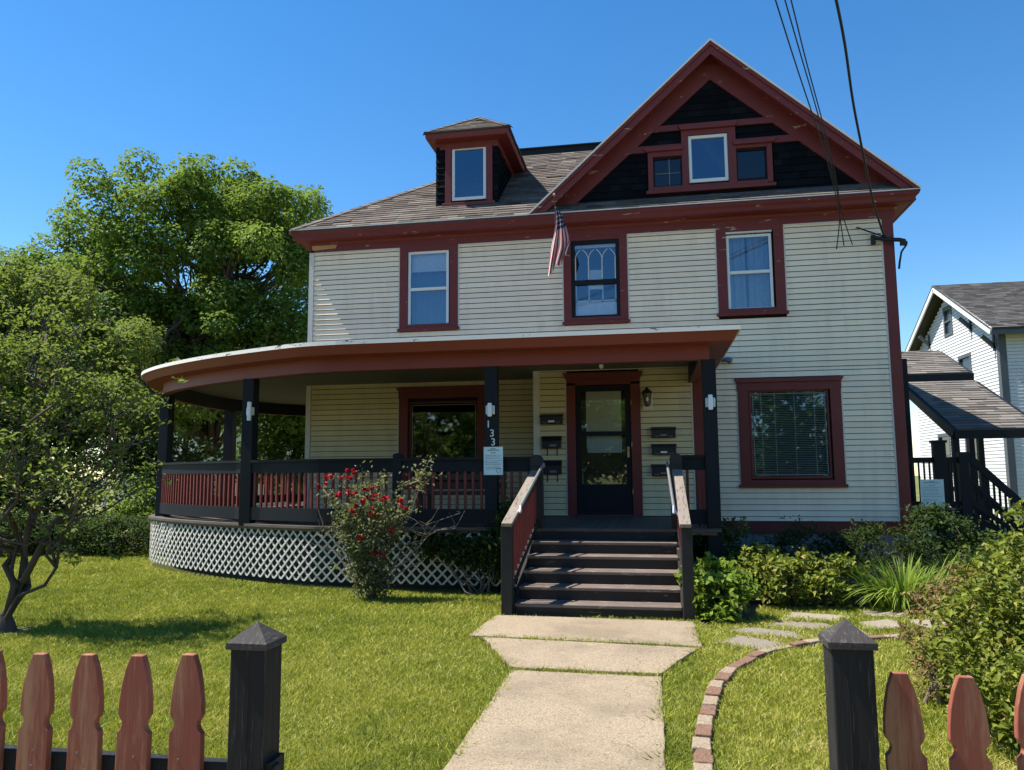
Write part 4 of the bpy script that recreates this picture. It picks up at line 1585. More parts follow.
def post_light(label, x, y, z0, z1):
    t = thing('post_light', label, 'light', (x, y, z0), 'white lights on the porch posts')
    m_ = MB(); m_.box(x-.028, x+.028, y-.075, y-.03, z0, z1)
    build('light_tube', m_, MT['lampglass'], t, bevel=0.012)
    zc = (z0+z1)/2
    m_ = MB(); m_.box(x-.06, x+.06, y-.032, y, zc-.06, zc+.06)
    build('mount', m_, MT['metal'], t, bevel=0.008)
post_light('white tube light on the curved corner porch post left of the rose bush', -5.80, 10.43, 2.33, 2.61)
post_light('white tube light above the number 133 on the porch post', -2.085, 9.90, 2.28, 2.46)
post_light('white tube light on the porch post right of the front steps', 0.73, 9.90, 2.31, 2.50)

def digit(ch, label, x, y, z, size):
    cu = bpy.data.curves.new('tmp_text', 'FONT')
    cu.body = ch
    cu.size = size
    cu.extrude = 0.006
    cu.align_x = 'CENTER'
    tmp = bpy.data.objects.new('tmp_text', cu)
    COL.objects.link(tmp)
    tmp.rotation_euler = (R(90), 0, 0)
    tmp.location = (x, y, z)
    bpy.context.view_layer.update()
    dg = bpy.context.evaluated_depsgraph_get()
    me = bpy.data.meshes.new_from_object(tmp.evaluated_get(dg))
    me.transform(tmp.matrix_world)
    bpy.data.objects.remove(tmp)
    o = bpy.data.objects.new('house_number', me)
    me.materials.clear()
    me.materials.append(MT['white'])
    COL.objects.link(o)
    tag(o, label, 'house number', 'digits of the house number')
    return o
digit('1', 'white digit 1 at the top of the number on the porch post', -2.115, 9.898, 2.14, 0.135)
digit('3', 'upper white digit 3 on the porch post', -2.065, 9.898, 2.02, 0.135)
digit('3', 'lower white digit 3 on the porch post just above the notice', -2.05, 9.898, 1.905, 0.135)

def notice(label, x0, x1, z0, z1, y, seed, board=False):
    t = thing('notice', label, 'notice', ((x0+x1)/2, y, z0), 'posted notices')
    m_ = MB(); m_.box(x0, x1, y-.008, y, z0, z1)
    build('sheet', m_, MT['notice'], t)
    rr = random.Random(seed)
    m_ = MB()
    h = z1-z0
    w_ = x1-x0
    def line(zc, a, b, th):
        x = x0+w_*a
        while x < x0+w_*b:
            l = rr.uniform(.012, .035)
            m_.box(x, min(x+l, x0+w_*b), y-.0095, y-.008, zc-th/2, zc+th/2)
            x += l+.006
    line(z1-h*.07, .38, .62, .012); line(z1-h*.12, .2, .8, .012); line(z1-h*.21, .36, .64, .010)
    for k in (.30, .36, .42, .5, .56, .62, .72, .78):
        line(z1-h*k, .08, rr.uniform(.6, .93), .006)
    m_.tube([(x1-.06+.028*math.cos(a*.6), y-.009, z0+.06+.028*math.sin(a*.6)) for a in range(12)], .003, 4)
    build('printed_text', m_, MT['ink'], t)
notice('pale blue paper notice stapled to the porch post below the number', -2.175, -1.92, 1.52, 1.885, 9.895, 3)
notice('pale paper notice on the dark side stair post at the right corner', 4.92, 5.33, 0.86, 1.375, 15.68, 4)

t = thing('security_camera', 'small grey floodlight on the siding right of the porch roof', 'light', (1.27, YF, 3.46))
m_ = MB(); m_.lathe((1.24, YF-.03, 3.44), [(0.03, -.02), (0.04, 0), (0.03, .03)], 10); m_.tube([(1.24, YF-.01, 3.45), (1.24, YF-.07, 3.46), (1.29, YF-.10, 3.45)], .012, 6)
build('mount', m_, MT['block'], t)
m_ = MB(); m_.tube([(1.26, YF-.09, 3.465), (1.30, YF-.11, 3.45), (1.37, YF-.14, 3.43)], [.03, .05, .055], 10)
build('lamp_head', m_, MT['block'], t)

t = thing('ceiling_bulb', 'bare bulb hanging from the porch ceiling in front of the door', 'bulb', (-0.69, 11.0, 3.0))
m_ = MB(); m_.lathe((-0.69, 11, 3.10), [(0.035, 0), (0.05, .06), (0.05, .125)], 10)
build('socket', m_, MT['white'], t)
m_ = MB(); m_.lathe((-0.69, 11, 3.02), [(0.006, 0), (0.03, .02), (0.034, .05), (0.02, .085)], 10)
build('bulb', m_, MT['lampglass'], t)

# flag hanging limp from a short staff at the eave
def flag_mat():
    m, t, b = nt('flag_cloth')
    uv = t.nodes.new('ShaderNodeAttribute'); uv.attribute_name = 'flaguv'
    sp = t.nodes.new('ShaderNodeSeparateXYZ')
    t.links.new(uv.outputs['Vector'], sp.inputs[0])
    st = mth(t, 'GREATER_THAN', mth(t, 'MODULO', mth(t, 'MULTIPLY', sp.outputs[0], 13.0), 2.0), 1.0)
    c = mixc(t, st, (0.30, 0.022, 0.034), (0.60, 0.53, 0.49))
    canton = mth(t, 'MULTIPLY', mth(t, 'LESS_THAN', sp.outputs[1], 0.40), mth(t, 'GREATER_THAN', sp.outputs[0], 0.22))
    dots = t.nodes.new('ShaderNodeTexVoronoi')
    dots.inputs['Scale'].default_value = 13
    dots.inputs['Randomness'].default_value = 0.15
    t.links.new(uv.outputs['Vector'], dots.inputs['Vector'])
    star = mth(t, 'LESS_THAN', dots.outputs['Distance'], 0.24)
    cc = mixc(t, star, (0.010, 0.012, 0.045), (0.42, 0.41, 0.42))
    c = mixc(t, canton, c, cc)
    t.links.new(c, b.inputs['Base Color'])
    b.inputs['Roughness'].default_value = 0.85
    return m
t = thing('flag', 'faded red white and blue flag hanging limp from the eave', 'flag', (-1.53, 12.75, 5.9))
m_ = MB(); m_.tube([(-1.60, 13.24, 5.98), (-1.56, 13.0, 6.08), (-1.53, 12.62, 6.24)], 0.013, 7)
build('staff', m_, MT['wicker'], t)
m_ = MB(); m_.lathe((-1.53, 12.61, 6.235), [(0.012, 0), (0.028, .015), (0.028, .035), (0.008, .055)], 10)
build('finial', m_, MT['brass'], t)
nu, nv = 26, 40
me = bpy.data.meshes.new('cloth')
V, UV = [], []
for j in range(nv+1):
    v = j/nv
    for i in range(nu+1):
        u = i/nu
        xl = -1.555-0.035*v-0.11*v*v+0.02*math.sin(v*7)
        xr = -1.505+0.20*math.sin(min(1, v/.72)*1.57)-0.05*max(0, v-.72)/.28+0.012*math.sin(v*11)
        x = xl+(xr-xl)*u
        y = 12.83 + (0.012+0.06*v)*math.sin(u*15+v*3.5) + 0.03*math.sin(u*6+1) + 0.1*(u-.5)*(1-v)
        z = 6.12 - v*(1.19*(1-u)+0.90*u) - 0.05*math.sin(u*11+.6)*v
        V.append((x, y, z)); UV.append((u+0.22*v, v, 0))
F = [(j*(nu+1)+i, j*(nu+1)+i+1, (j+1)*(nu+1)+i+1, (j+1)*(nu+1)+i) for j in range(nv) for i in range(nu)]
me.from_pydata(V, [], F)
a = me.attributes.new('flaguv', 'FLOAT_VECTOR', 'POINT')
a.data.foreach_set('vector', np.array(UV, dtype=np.float32).ravel())
me.polygons.foreach_set('use_smooth', [True]*len(F))
link_mesh('cloth', me, flag_mat(), t)

# service mast bracket and cables
t = thing('service_bracket', 'black cable bracket at the upper right corner of the house', 'bracket', (4.1, 13.5, 5.4))
m_ = MB()
m_.tube([(3.75, 13.52, 5.46), (3.95, 13.48, 5.40), (4.15, 13.44, 5.37), (4.24, 13.46, 5.35)], 0.035, 8)
build('arm', m_, MT['cable'], t)
m_ = MB(); m_.tube([(4.24, 13.46, 5.37), (4.26, 13.47, 5.28), (4.19, 13.50, 5.18), (4.16, 13.52, 5.02), (4.15, 13.55, 4.9)], 0.018, 6)
build('cable_tail', m_, MT['cable'], t)
m_ = MB(); m_.box(3.74, 3.80, 13.50, 13.58, 5.34, 5.50); m_.box(4.17, 4.27, 13.42, 13.5, 5.28, 5.34)
build('clamp', m_, MT['cable'], t)
def cable(name, label, pts, r, cat='cable', grp='overhead service cables', per=8):
    m_ = MB()
    P = [np.array(p, float) for p in pts]
    Q = []
    for a, b in zip(P, P[1:]):
        k = max(1, int(np.linalg.norm(b-a)/.12))
        Q += [a+(b-a)*i/k for i in range(k)]
    Q = np.array(Q+[P[-1]])
    for _ in range(30):
        Q[1:-1] = .25*Q[:-2]+.5*Q[1:-1]+.25*Q[2:]
    m_.tube([tuple(q) for q in Q], r, 6)
    return tag(build(name, m_, MT['cable'], None, smooth=True), label, cat, grp)
m_ = MB()
pp = catmull([(-1.6, -8.2, 7.1), (0.35, 0.5, 5.0), (1.48, 6.0, 5.2), (2.56, 10, 6.54-.62), (3.42, 13.0, 6.33), (3.60, 13.2, 6.1), (3.72, 13.38, 5.72), (3.80, 13.45, 5.48)], 14)
del m_
POLE = (-4.3, -9.0, 9.4)
cable('service_cable', 'thick black twisted cable running down to the right corner of the house',
      [POLE, (0.16, 3.0, 7.12), (2.14, 8.5, 6.74), (2.46, 9.45, 6.67), (2.78, 10.56, 6.52), (3.08, 11.37, 6.28), (3.40, 12.23, 5.88), (3.66, 13.0, 5.80), (3.76, 13.2, 5.78), (3.84, 13.42, 5.58), (3.93, 13.47, 5.44)], 0.017)
cable('telephone_cable', 'thin black cable leftmost of the overhead wires by the gable',
      [POLE, (-1.0, 1.3, 7.5), (1.46, 8.28, 6.67), (1.75, 9.11, 6.54), (2.18, 10.33, 6.41), (2.5, 11.25, 6.36), (2.83, 12.19, 6.2), (3.05, 12.81, 6.0), (3.2, 13.2, 5.78), (3.26, 13.48, 5.52), (3.30, 13.54, 5.35)], 0.0085)
cable('telephone_cable', 'thin black cable in the middle between the overhead wires by the gable',
      [POLE, (-0.9, 1.3, 7.9), (1.70, 8.97, 7.02), (2.02, 9.86, 6.82), (2.42, 11.0, 6.66), (2.8, 12.1, 6.4), (3.1, 12.9, 6.02), (3.22, 13.25, 5.75), (3.32, 13.52, 5.48), (3.44, 13.55, 5.36)], 0.0085)
cable('telephone_cable', 'thin black cable right of the other two thin wires by the gable',
      [POLE, (-0.85, 1.3, 8.0), (1.78, 9.07, 7.14), (2.07, 9.94, 6.9), (2.50, 11.19, 6.73), (2.86, 12.2, 6.42), (3.13, 12.9, 6.05), (3.25, 13.2, 5.80), (3.28, 13.5, 5.44), (3.18, 13.55, 5.30)], 0.0085)
cable('drip_loop', 'short looped cable hanging at the upper right corner of the siding',
      [(3.52, 13.55, 5.66), (3.58, 13.5, 5.52), (3.75, 13.48, 5.36), (3.95, 13.46, 5.32), (4.1, 13.44, 5.36)], 0.012)

# porch bench
t = thing('porch_bench', 'dark wooden slatted bench standing on the porch behind the railing', 'bench', (-2.9, 11.6, FL))
for z in (1.30, 1.44, 1.58, 1.70):
    q = MB(); q.box(-3.55, -2.25, 11.86, 11.90, z, z+.10)
    build('back_slat', q, MT['wicker'], t, bevel=0.006)
q = MB(); q.box(-3.55, -2.25, 11.30, 11.86, 1.22, 1.27)
build('seat', q, MT['wicker'], t, bevel=0.006)
for x in (-3.52, -2.34):
    for y in (11.32, 11.84):
        q = MB(); q.box(x, x+.07, y, y+.07, FL+.01, 1.46 if y < 11.5 else 1.80)
        build('leg', q, MT['wicker'], t)
    q = MB(); q.box(x-.01, x+.08, 11.28, 11.9, 1.46, 1.50)
    build('armrest', q, MT['wicker'], t)

# ================================================================== PICKET FENCE AT THE STREET
def picket_mat():
    m, t, b = nt('picket_paint')
    v = objcoord(t, (9, 9, 0.9))
    f = noise(t, v, 2.2, 6, 0.7)
    g = noise(t, objcoord(t, (40, 40, 1.2)), 3, 5, 0.7)
    c = mixc(t, noise(t, objcoord(t), 5, 4), (0.20, 0.048, 0.028), (0.28, 0.076, 0.042))
    c = mixc(t, mth(t, 'MULTIPLY', thresh(t, f, 0.46, 0.60), 0.8), c, (0.36, 0.185, 0.095))
    c = mixc(t, thresh(t, g, 0.68, 0.76), c, (0.09, 0.045, 0.03))
    t.links.new(c, b.inputs['Base Color'])
    b.inputs['Roughness'].default_value = 0.75
    bump(t, b, g, 0.35, 0.003)
    return m
MT['picket'] = picket_mat()
MT['fence_post'] = painted('fence_post_stain', (0.016, 0.016, 0.017), 0.65, 0.5, chip=(0.060, 0.053, 0.047), chip_lo=0.60, chip_scale=26, stretch=(3.4, 3.4, 0.22), bumps=0.9, spec=0.2)
MT['cap'] = painted('post_cap_stain', (0.050, 0.045, 0.042), 0.8, 0.5, chip=(0.085, 0.075, 0.067), chip_lo=0.56, chip_scale=30, stretch=(3, 0.6, 2), bumps=0.9, spec=0.2)
HW = [(0.017, 0), (0.030, -.035), (0.039, -.075), (0.044, -.115), (0.0455, -.148), (0.041, -.158), (0.034, -.166), (0.033, -.176), (0.037, -.187), (0.0455, -.196)]
prnd = random.Random(12)
def picket(x, y, zt, parent):
    tl = prnd.gauss(0, .018)
    P = [(x-w_+tl*d, zt+d) for w_, d in HW] + [(x-.0455+tl*-.95, 0.05), (x+.0455+tl*-.95, 0.05)] + [(x+w_+tl*d, zt+d) for w_, d in HW[::-1]]
    q = MB(); q.prism(P[::-1], y-.01, y+.01)
    o = build('picket', q, MT['picket'], parent, bevel=0.002)
    for zz in (0.815, 0.775):
        q = MB(); xn = x+prnd.uniform(-.02, .02)
        q.tube([(xn, y-.0115, zz), (xn, y-.009, zz)], .003, 6)
        build('nail', q, MT['block'], o)
    return o
def gate_post(x, y, zc, w_, parent, h=0.06):
    q = MB(); q.box(x-w_/2, x+w_/2, y-w_/2, y+w_/2, -0.1, zc)
    p = build('post', q, MT['fence_post'], parent, bevel=0.004)
    for fx, z0_, z1_ in ((prnd.uniform(-.02, .02), .3, zc-.02), (prnd.uniform(-.035, .035), .5, zc-.25)):
        q = MB()
        pts = [(x+fx+prnd.gauss(0, .0012)+.006*k/12, y-w_/2-.0002, z0_+(z1_-z0_)*k/12) for k in range(13)]
        q.tube(pts, [.0004+.0011*math.sin(math.pi*k/12) for k in range(13)], 5)
        build('crack', q, MT['cable'], p)
    q = MB()
    c = w_/2+.008
    q.box(x-c, x+c, y-c, y+c, zc-.002, zc+.014)
    for a_, b_ in (((-c, -c), (c, -c)), ((c, -c), (c, c)), ((c, c), (-c, c)), ((-c, c), (-c, -c))):
        q.face([(x+a_[0], y+a_[1], zc+.014), (x+b_[0], y+b_[1], zc+.014), (x, y, zc+h)])
    build('post_cap', q, MT['cap'], p)
FY = 1.93
t = thing('picket_fence', 'red picket fence section left of the walk ending in a dark capped post', 'fence', (-1.03, FY, 0), 'picket fence sections along the sidewalk')
gate_post(-1.035, FY, 1.097, 0.096, t)
for i in range(12):
    picket(-1.205-0.148*i, FY-.035, 1.066+prnd.gauss(0, .004), t)
for z in (0.805, 0.25):
    q = MB(); q.box(-3.2, -0.965, FY+.005-.03, FY+.012, z-.085, z)
    build('rail', q, MT['fence_post'], t, bevel=0.004)
q = MB(); q.box(-0.987, -0.972, FY-.03, FY+.045, 0.1, 0.815)
build('cleat', q, MT['fence_post'], t)
FY2 = 2.08
t = thing('picket_fence', 'red picket fence section right of the walk starting at a dark capped post', 'fence', (0.455, FY2, 0), 'picket fence sections along the sidewalk')
gate_post(0.462, FY2, 1.115, 0.097, t)
for i in range(10):
    picket(0.582+0.153*i, FY2+.02+.012*i, 1.045+prnd.gauss(0, .003), t)
for z in (0.78, 0.25):
    q = MB(); q.bar((0.5, FY2+.055, z-.04), (2.2, FY2+.17, z-.04), .038, .085, (0, 1, 0))
    build('rail', q, MT['fence_post'], t, bevel=0.004)

# ================================================================== FLAGSTONES AND BRICK EDGING
stones = [
 ([(0.50, 7.32), (0.98, 7.05), (1.16, 7.38), (0.74, 7.72)], 'stone', 'grey flagstone beside the concrete walk, first of the curving path'),
 ([(0.62, 7.86), (0.86, 7.74), (1.36, 7.60), (1.30, 7.95), (0.9, 8.12)], 'stone', 'grey flagstone in front of the leafy bush beside the steps'),
 ([(1.02, 8.20), (1.48, 8.02), (1.78, 8.22), (1.70, 8.45), (1.22, 8.52)], 'stone', 'long grey flagstone second from the bush beside the steps'),
 ([(1.26, 8.62), (1.82, 8.55), (2.06, 8.86), (1.45, 9.02)], 'stone2', 'pale flagstone in front of the leafy mound'),
 ([(1.50, 7.68), (1.98, 7.90), (1.92, 8.16), (1.50, 7.95)], 'stone2', 'pale tan flagstone behind the right gate post'),
 ([(2.0, 8.14), (2.45, 8.32), (2.38, 8.74), (1.98, 8.52)], 'stone2', 'squarish pale flagstone in the middle of the path bend'),
 ([(2.16, 8.90), (2.60, 8.86), (2.66, 9.12), (2.18, 9.2)], 'stone2', 'pale flagstone just in front of the strap leaved clump'),
 ([(2.52, 8.22), (2.95, 8.34), (3.02, 8.70), (2.52, 8.72)], 'stone2', 'pale flagstone left of the pinkish shrub'),
 ([(2.74, 8.84), (3.40, 8.86), (3.42, 9.20), (2.76, 9.22)], 'stone', 'wide grey flagstone farthest right near the pinkish shrub'),
 ([(3.12, 8.36), (3.6, 8.45), (3.58, 8.76), (3.12, 8.72)], 'stone', 'grey flagstone half hidden behind the pinkish shrub')]
for poly, mt, lab in stones:
    q = MB(); q.slab(rough_poly(poly, .07, .010), -.04, 0.016+prnd.uniform(-.004, .008))
    tag(build('flagstone', q, MT[mt], None, bevel=0.006), lab, 'flagstone', 'flagstones of the curving path')
for nm, ca, cb in (('brick_red', (0.135, 0.070, 0.043), (0.19, 0.105, 0.066)), ('brick_pale', (0.215, 0.160, 0.105), (0.29, 0.225, 0.155))):
    MT[nm] = concrete_mat(nm, ca, cb, 3)
bc = catmull([(0.20, 3.7), (0.22, 4.34), (0.26, 4.86), (0.36, 5.59), (0.52, 6.28), (0.85, 6.95), (1.16, 7.30), (1.50, 7.54), (1.9, 7.72), (2.3, 7.86)], 10)
btab = arc_table(bc)
s, k = 0.0, 0
while s < btab[-1]-.2:
    (x, y), nn = at_arc(bc, btab, s+.1)
    (xb, yb), _ = at_arc(bc, btab, s+.19)
    (xa, ya), _ = at_arc(bc, btab, s)
    pale = k % 2 == 0 if k < 14 else prnd.random() < .8
    dx, dy = (xb-xa), (yb-ya)
    l = math.hypot(dx, dy); dx, dy = dx/l, dy/l
    w_ = prnd.uniform(.09, .105)/2
    jx, jy = prnd.gauss(0, .008), prnd.gauss(0, .006)
    P = [(xa+jx-nn[0]*w_, ya+jy-nn[1]*w_), (xb+jx-nn[0]*w_, yb+jy-nn[1]*w_), (xb+jx+nn[0]*w_, yb+jy+nn[1]*w_), (xa+jx+nn[0]*w_, ya+jy+nn[1]*w_)]
    q = MB(); q.slab(rough_poly(P, .05, .003), -.03, 0.036+prnd.uniform(-.008, .008))
    o = build('edging_brick', q, MT['brick_pale' if pale else 'brick_red'], None, bevel=0.008)
    tag(o, ('pale buff' if pale else 'weathered red') + ' brick in the curved edging of the right lawn', 'brick', ('pale' if pale else 'red') + ' bricks of the curved lawn edging')
    s += 0.205+prnd.uniform(0, .012); k += 1

# ================================================================== NEIGHBOURING BUILDINGS
t = thing('neighbour_house', 'white clapboard gabled house with grey trim beyond the right corner', 'house', (14, 30, 0))
NX, NY0, NY1 = 10.85, 26.3, 34.4
nyc, nzr, nze = (NY0+NY1)/2, 8.25, 6.05
q = MB()
q.box(NX+.05, 22, NY0+.05, NY1, 0, nze)
q.hexa([(NX+.05, NY0, nze), (NX+.06, NY0, nze), (NX+.06, NY1, nze), (NX+.05, NY1, nze), (NX+.05, nyc-.02, nzr-.35), (NX+.06, nyc-.02, nzr-.35), (NX+.06, nyc+.02, nzr-.35), (NX+.05, nyc+.02, nzr-.35)])
build('wall', q, MT['siding_white'], t)
q = MB()
nh = [(28.6, 29.5, 4.1, 5.45), (nyc-.35, nyc+.25, 6.55, 7.45), (30.5, 31.3, 4.1, 5.45), (28.4, 29.4, 1.4, 2.8), (31, 32, 1.4, 2.8)]
def nspan(z):
    if z < nze:
        return subtract([(NY0+.18, NY1)], nh, z)
    hw = (nzr-.3-z)*(NY1-NY0)/2/(nzr-.3-nze)
    return subtract([(nyc-hw, nyc+hw)], nh, z)
courses(q, 0.4, nzr-.3, 0.11, nspan, lambda a, o, z: (NX-o, a, z), 0.016)
courses(q, 0.4, nze, 0.11, lambda z: subtract([(NX+.18, 22)], [(13.0, 14.2, 3.9, 5.4), (13, 14.2, 1.3, 2.8)], z), lambda a, o, z: (a, NY0-o, z), 0.016)
build('siding', q, MT['siding_white'], t)
MT['slate'] = painted('slate_trim', (0.085, 0.095, 0.11), 0.6, 0.2)
q = MB()
q.box(NX-.03, NX+.18, NY0-.03, NY0+.18, 0.3, nze)
build('corner_board', q, MT['slate'], t)
q = MB()
for s_ in (-1, 1):
    hw = (NY1-NY0)/2+.5
    a_, b_ = Vector((NX-.42, nyc, nzr)), Vector((NX-.42, nyc+s_*hw, nze-.22))
    q.bar(a_, b_, 0.05, 0.22, (1, 0, 0))
build_split('bargeboard', q, MT['white'], t)
q = MB()
for s_ in (-1, 1):
    hw = (NY1-NY0)/2+.52
    e = [(NX-.45, nyc+s_*hw, nze-.12), (22.5, nyc+s_*hw, nze-.12), (22.5, nyc, nzr+.12), (NX-.45, nyc, nzr+.12)]
    if s_ > 0: e = [e[1], e[0], e[3], e[2]]
    roofslab(q, e, .06)
    if s_ < 0: shingles(q, e, .15, .34, .016, rs)
build('roof', q, MT['slate_shingle'], t)
q = MB()
for yb_ in (NY0+.3, 28.3, 32.3, NY1-.3):
    zz = nzr-.35-abs(yb_-nyc)*(nzr-nze)/((NY1-NY0)/2)
    q.bar((NX, yb_, zz-.45), (NX-.38, yb_, zz-.05), .09, .12)
    q.bar((NX-.02, yb_, zz-.55), (NX-.02, yb_, zz), .09, .09, (0, 1, 0))
build_split('eave_bracket', q, MT['slate'], t)
q = MB(); q.box(NX-.4, 22.5, NY0-.50, NY0-.44, nze-.32, nze-.12)
q.box(NX-.02, 22, NY0-.46, NY0, nze-.22, nze-.18)
build('fascia', q, MT['slate'], t)
for (a_, b_, c_, d_) in nh:
    q = MB()
    for y0_, y1_, z0_, z1_ in ((a_-.1, a_, c_-.1, d_+.12), (b_, b_+.1, c_-.1, d_+.12), (a_, b_, d_, d_+.12), (a_, b_, c_-.1, c_), (a_, b_, (c_+d_)/2-.03, (c_+d_)/2+.03)):
        q.box(NX-.035, NX+.02, y0_, y1_, z0_, z1_)
    w = build('window', q, MT['slate'], t)
    q = MB(); q.face([(NX+.03, a_, c_), (NX+.03, b_, c_), (NX+.03, b_, d_), (NX+.03, a_, d_)])
    build('pane', q, plain('dark_pane', (0.03, 0.035, 0.04), 0.12), w)
for z0_ in (3.9, 1.3):
    q = MB()
    for a_, b_, c_, d_ in ((12.9, 13, z0_-.1, z0_+1.6), (14.2, 14.3, z0_-.1, z0_+1.6), (13, 14.2, z0_+1.5, z0_+1.6), (13, 14.2, z0_-.1, z0_), (13, 14.2, z0_+.72, z0_+.78)):
        q.box(a_, b_, NY0-.035, NY0+.02, c_, d_)
    w = build('window', q, MT['slate'], t)
    q = MB(); q.face([(13, NY0+.03, z0_), (14.2, NY0+.03, z0_), (14.2, NY0+.03, z0_+1.5), (13, NY0+.03, z0_+1.5)])
    build('pane', q, bpy.data.materials['dark_pane'], w)

# covered side stair on the right of the house (its own roofed structure)
t = thing('covered_stair', 'dark covered side stair with two shingled roofs right of the house', 'stair', (5.6, 17.0, 0))
SK = 1.18
def sbuild(name, q, mat, parent=None, split=False, **k):
    """stair pieces are drawn at a 1:1.18 scale from the landing corner"""
    q.v = [(4.84+SK*(x-4.10), 15.81+SK*(y-13.40), max(-.12, SK*z-.277)) for x, y, z in q.v]
    return (build_split if split else build)(name, q, mat, parent, **k)
q = MB()
LR = [(5.0, 13.95, 2.22), (6.28, 13.95, 2.22), (6.28, 16.5, 3.30), (5.0, 16.5, 3.30)]
roofslab(q, LR, .05); shingles(q, LR, .14, .31, .013, rs)
sbuild('lower_roof', q, MT['shingle_grey'], t)
q = MB()
UR = [(3.52, 17.0, 3.52), (6.42, 17.0, 3.52), (6.42, 18.6, 4.22), (3.52, 18.6, 4.22)]
roofslab(q, UR, .05); shingles(q, UR, .14, .31, .013, rs)
UR2 = [(6.42, 20.2, 3.52), (3.52, 20.2, 3.52), (3.52, 18.6, 4.22), (6.42, 18.6, 4.22)]
roofslab(q, UR2, .05)
sbuild('upper_roof', q, MT['shingle_grey'], t)
q = MB()
q.box(4.95, 6.33, 13.90, 13.97, 2.06, 2.20)
q.bar((4.96, 13.93, 2.13), (4.96, 16.5, 3.21), .06, .16, (1, 0, 0))
q.bar((6.32, 13.93, 2.13), (6.32, 16.5, 3.21), .06, .16, (1, 0, 0))
q.box(3.52, 6.46, 16.92, 17.0, 3.32, 3.49)
q.bar((6.44, 16.95, 3.42), (6.44, 18.6, 4.12), .06, .16, (1, 0, 0))
sbuild('fascia', q, MT['black'], t, split=True)
q = MB()
for x, y, z1_ in ((4.98, 14.0, 2.1), (6.28, 14.0, 2.1), (4.98, 16.4, 3.2), (6.28, 16.4, 3.2), (6.36, 17.05, 3.4), (4.62, 15.2, 3.6)):
    q.box(x-.05, x+.05, y-.05, y+.05, 0, z1_)
sbuild('post', q, MT['black'], t, split=True)
q = MB()
q.box(3.50, 4.95, 13.45, 16.6, 0.86, 0.92)
q.box(3.50, 4.95, 13.42, 13.46, 0.70, 0.92)
sbuild('landing', q, MT['step'], t)
q = MB(); q.box(4.42, 4.60, 13.33, 13.45, 0.0, 1.98)
q.box(4.40, 4.62, 13.31, 13.47, 1.98, 2.02)
sbuild('newel', q, MT['black'], t, bevel=0.004)
q = MB(); q.box(4.78, 4.92, 13.33, 13.45, 0.0, 1.83)
sbuild('newel', q, MT['black'], t, bevel=0.004)
def flight_rail(y):
    q = MB()
    q.bar((4.90, y, 1.80), (6.10, y, 0.55), .05, .11, (0, 1, 0))
    q.bar((4.90, y, 1.43), (6.10, y, 0.18), .04, .05, (0, 1, 0))
    q.bar((4.90, y, 1.08), (6.10, y, -0.17), .04, .09, (0, 1, 0))
    o = sbuild('stair_railing', q, MT['black'], t)
    for i in range(15):
        x = 4.97+i*.078
        z = 1.80-(x-4.9)*1.042
        q = MB(); q.box(x-.014, x+.014, y-.014, y+.014, z-.70, z-.02)
        sbuild('baluster', q, MT['black'], o)
flight_rail(13.40)
flight_rail(14.55)
q = MB()
for i in range(5):
    zz = 0.92-.175*(i+1)
    b_ = MB(); b_.box(4.95+.2*i, 4.95+.2*i+.26, 13.45, 14.5, zz-.035, zz)
    sbuild('tread', b_, MT['tread'], t)
b_ = MB()
for y in (13.46, 14.46):
    b_.bar((4.92, y, 0.78), (5.95, y, -.10), .04, .2, (0, 1, 0))
sbuild('stringer', b_, MT['black'], t, split=True)
for xa, xb in ((3.50, 4.42), (4.60, 4.78)):
    q = MB(); q.box(xa, xb, 13.38, 13.42, 1.66, 1.75)
    o = sbuild('landing_railing', q, MT['black'], t)
    q = MB(); q.box(xa, xb, 13.38, 13.42, 0.99, 1.05)
    sbuild('bottom_rail', q, MT['black'], o)
for x in (3.72, 3.80, 3.88, 3.96, 4.04, 4.12, 4.20, 4.28, 4.36, 4.63, 4.68, 4.73):
    b_ = MB(); b_.box(x-.012, x+.012, 13.388, 13.412, 1.02, 1.68)
    sbuild('baluster', b_, MT['black'], o)

# cream house far behind on the left
t = thing('cream_house', 'cream sided house seen under the porch roof far behind on the left', 'house', (-22, 36, 0))
q = MB(); q.box(-27.5, -15.5, 36.05, 45, 0, 6.2)
build('wall', q, MT['siding_cream'], t)
q = MB(); courses(q, 0.3, 6.2, 0.14, lambda z: subtract([(-27.5, -15.5)], [(-23.75, -23.0, 2.75, 3.95), (-18.2, -17.3, 2.75, 4.0)], z), lambda a, o, z: (a, 36.05-o, z), 0.018)
build('siding', q, MT['siding_cream'], t)
q = MB()
e1 = [(-28, 35.5, 6.1), (-15, 35.5, 6.1), (-15, 40.5, 9.6), (-28, 40.5, 9.6)]
roofslab(q, e1, .1); shingles(q, e1, .2, .5, .02, rs)
e2 = [(-15, 45.5, 6.1), (-28, 45.5, 6.1), (-28, 40.5, 9.6), (-15, 40.5, 9.6)]
roofslab(q, e2, .1)
build('roof', q, MT['shingle_grey'], t)
for a_, b_, c_, d_ in ((-23.75, -23.0, 2.75, 3.95), (-18.2, -17.3, 2.75, 4.0)):
    q = MB()
    for x0_, x1_, z0_, z1_ in ((a_-.12, a_, c_-.12, d_+.12), (b_, b_+.12, c_-.12, d_+.12), (a_, b_, d_, d_+.12), (a_, b_, c_-.12, c_), (a_, b_, (c_+d_)/2-.04, (c_+d_)/2+.04)):
        q.box(x0_, x1_, 35.98, 36.1, z0_, z1_)
    w = build('window', q, MT['white'], t)
    q = MB(); q.face([(a_, 36.08, c_), (b_, 36.08, c_), (b_, 36.08, d_), (a_, 36.08, d_)])
    build('pane', q, bpy.data.materials['dark_pane'], w)
q = MB()
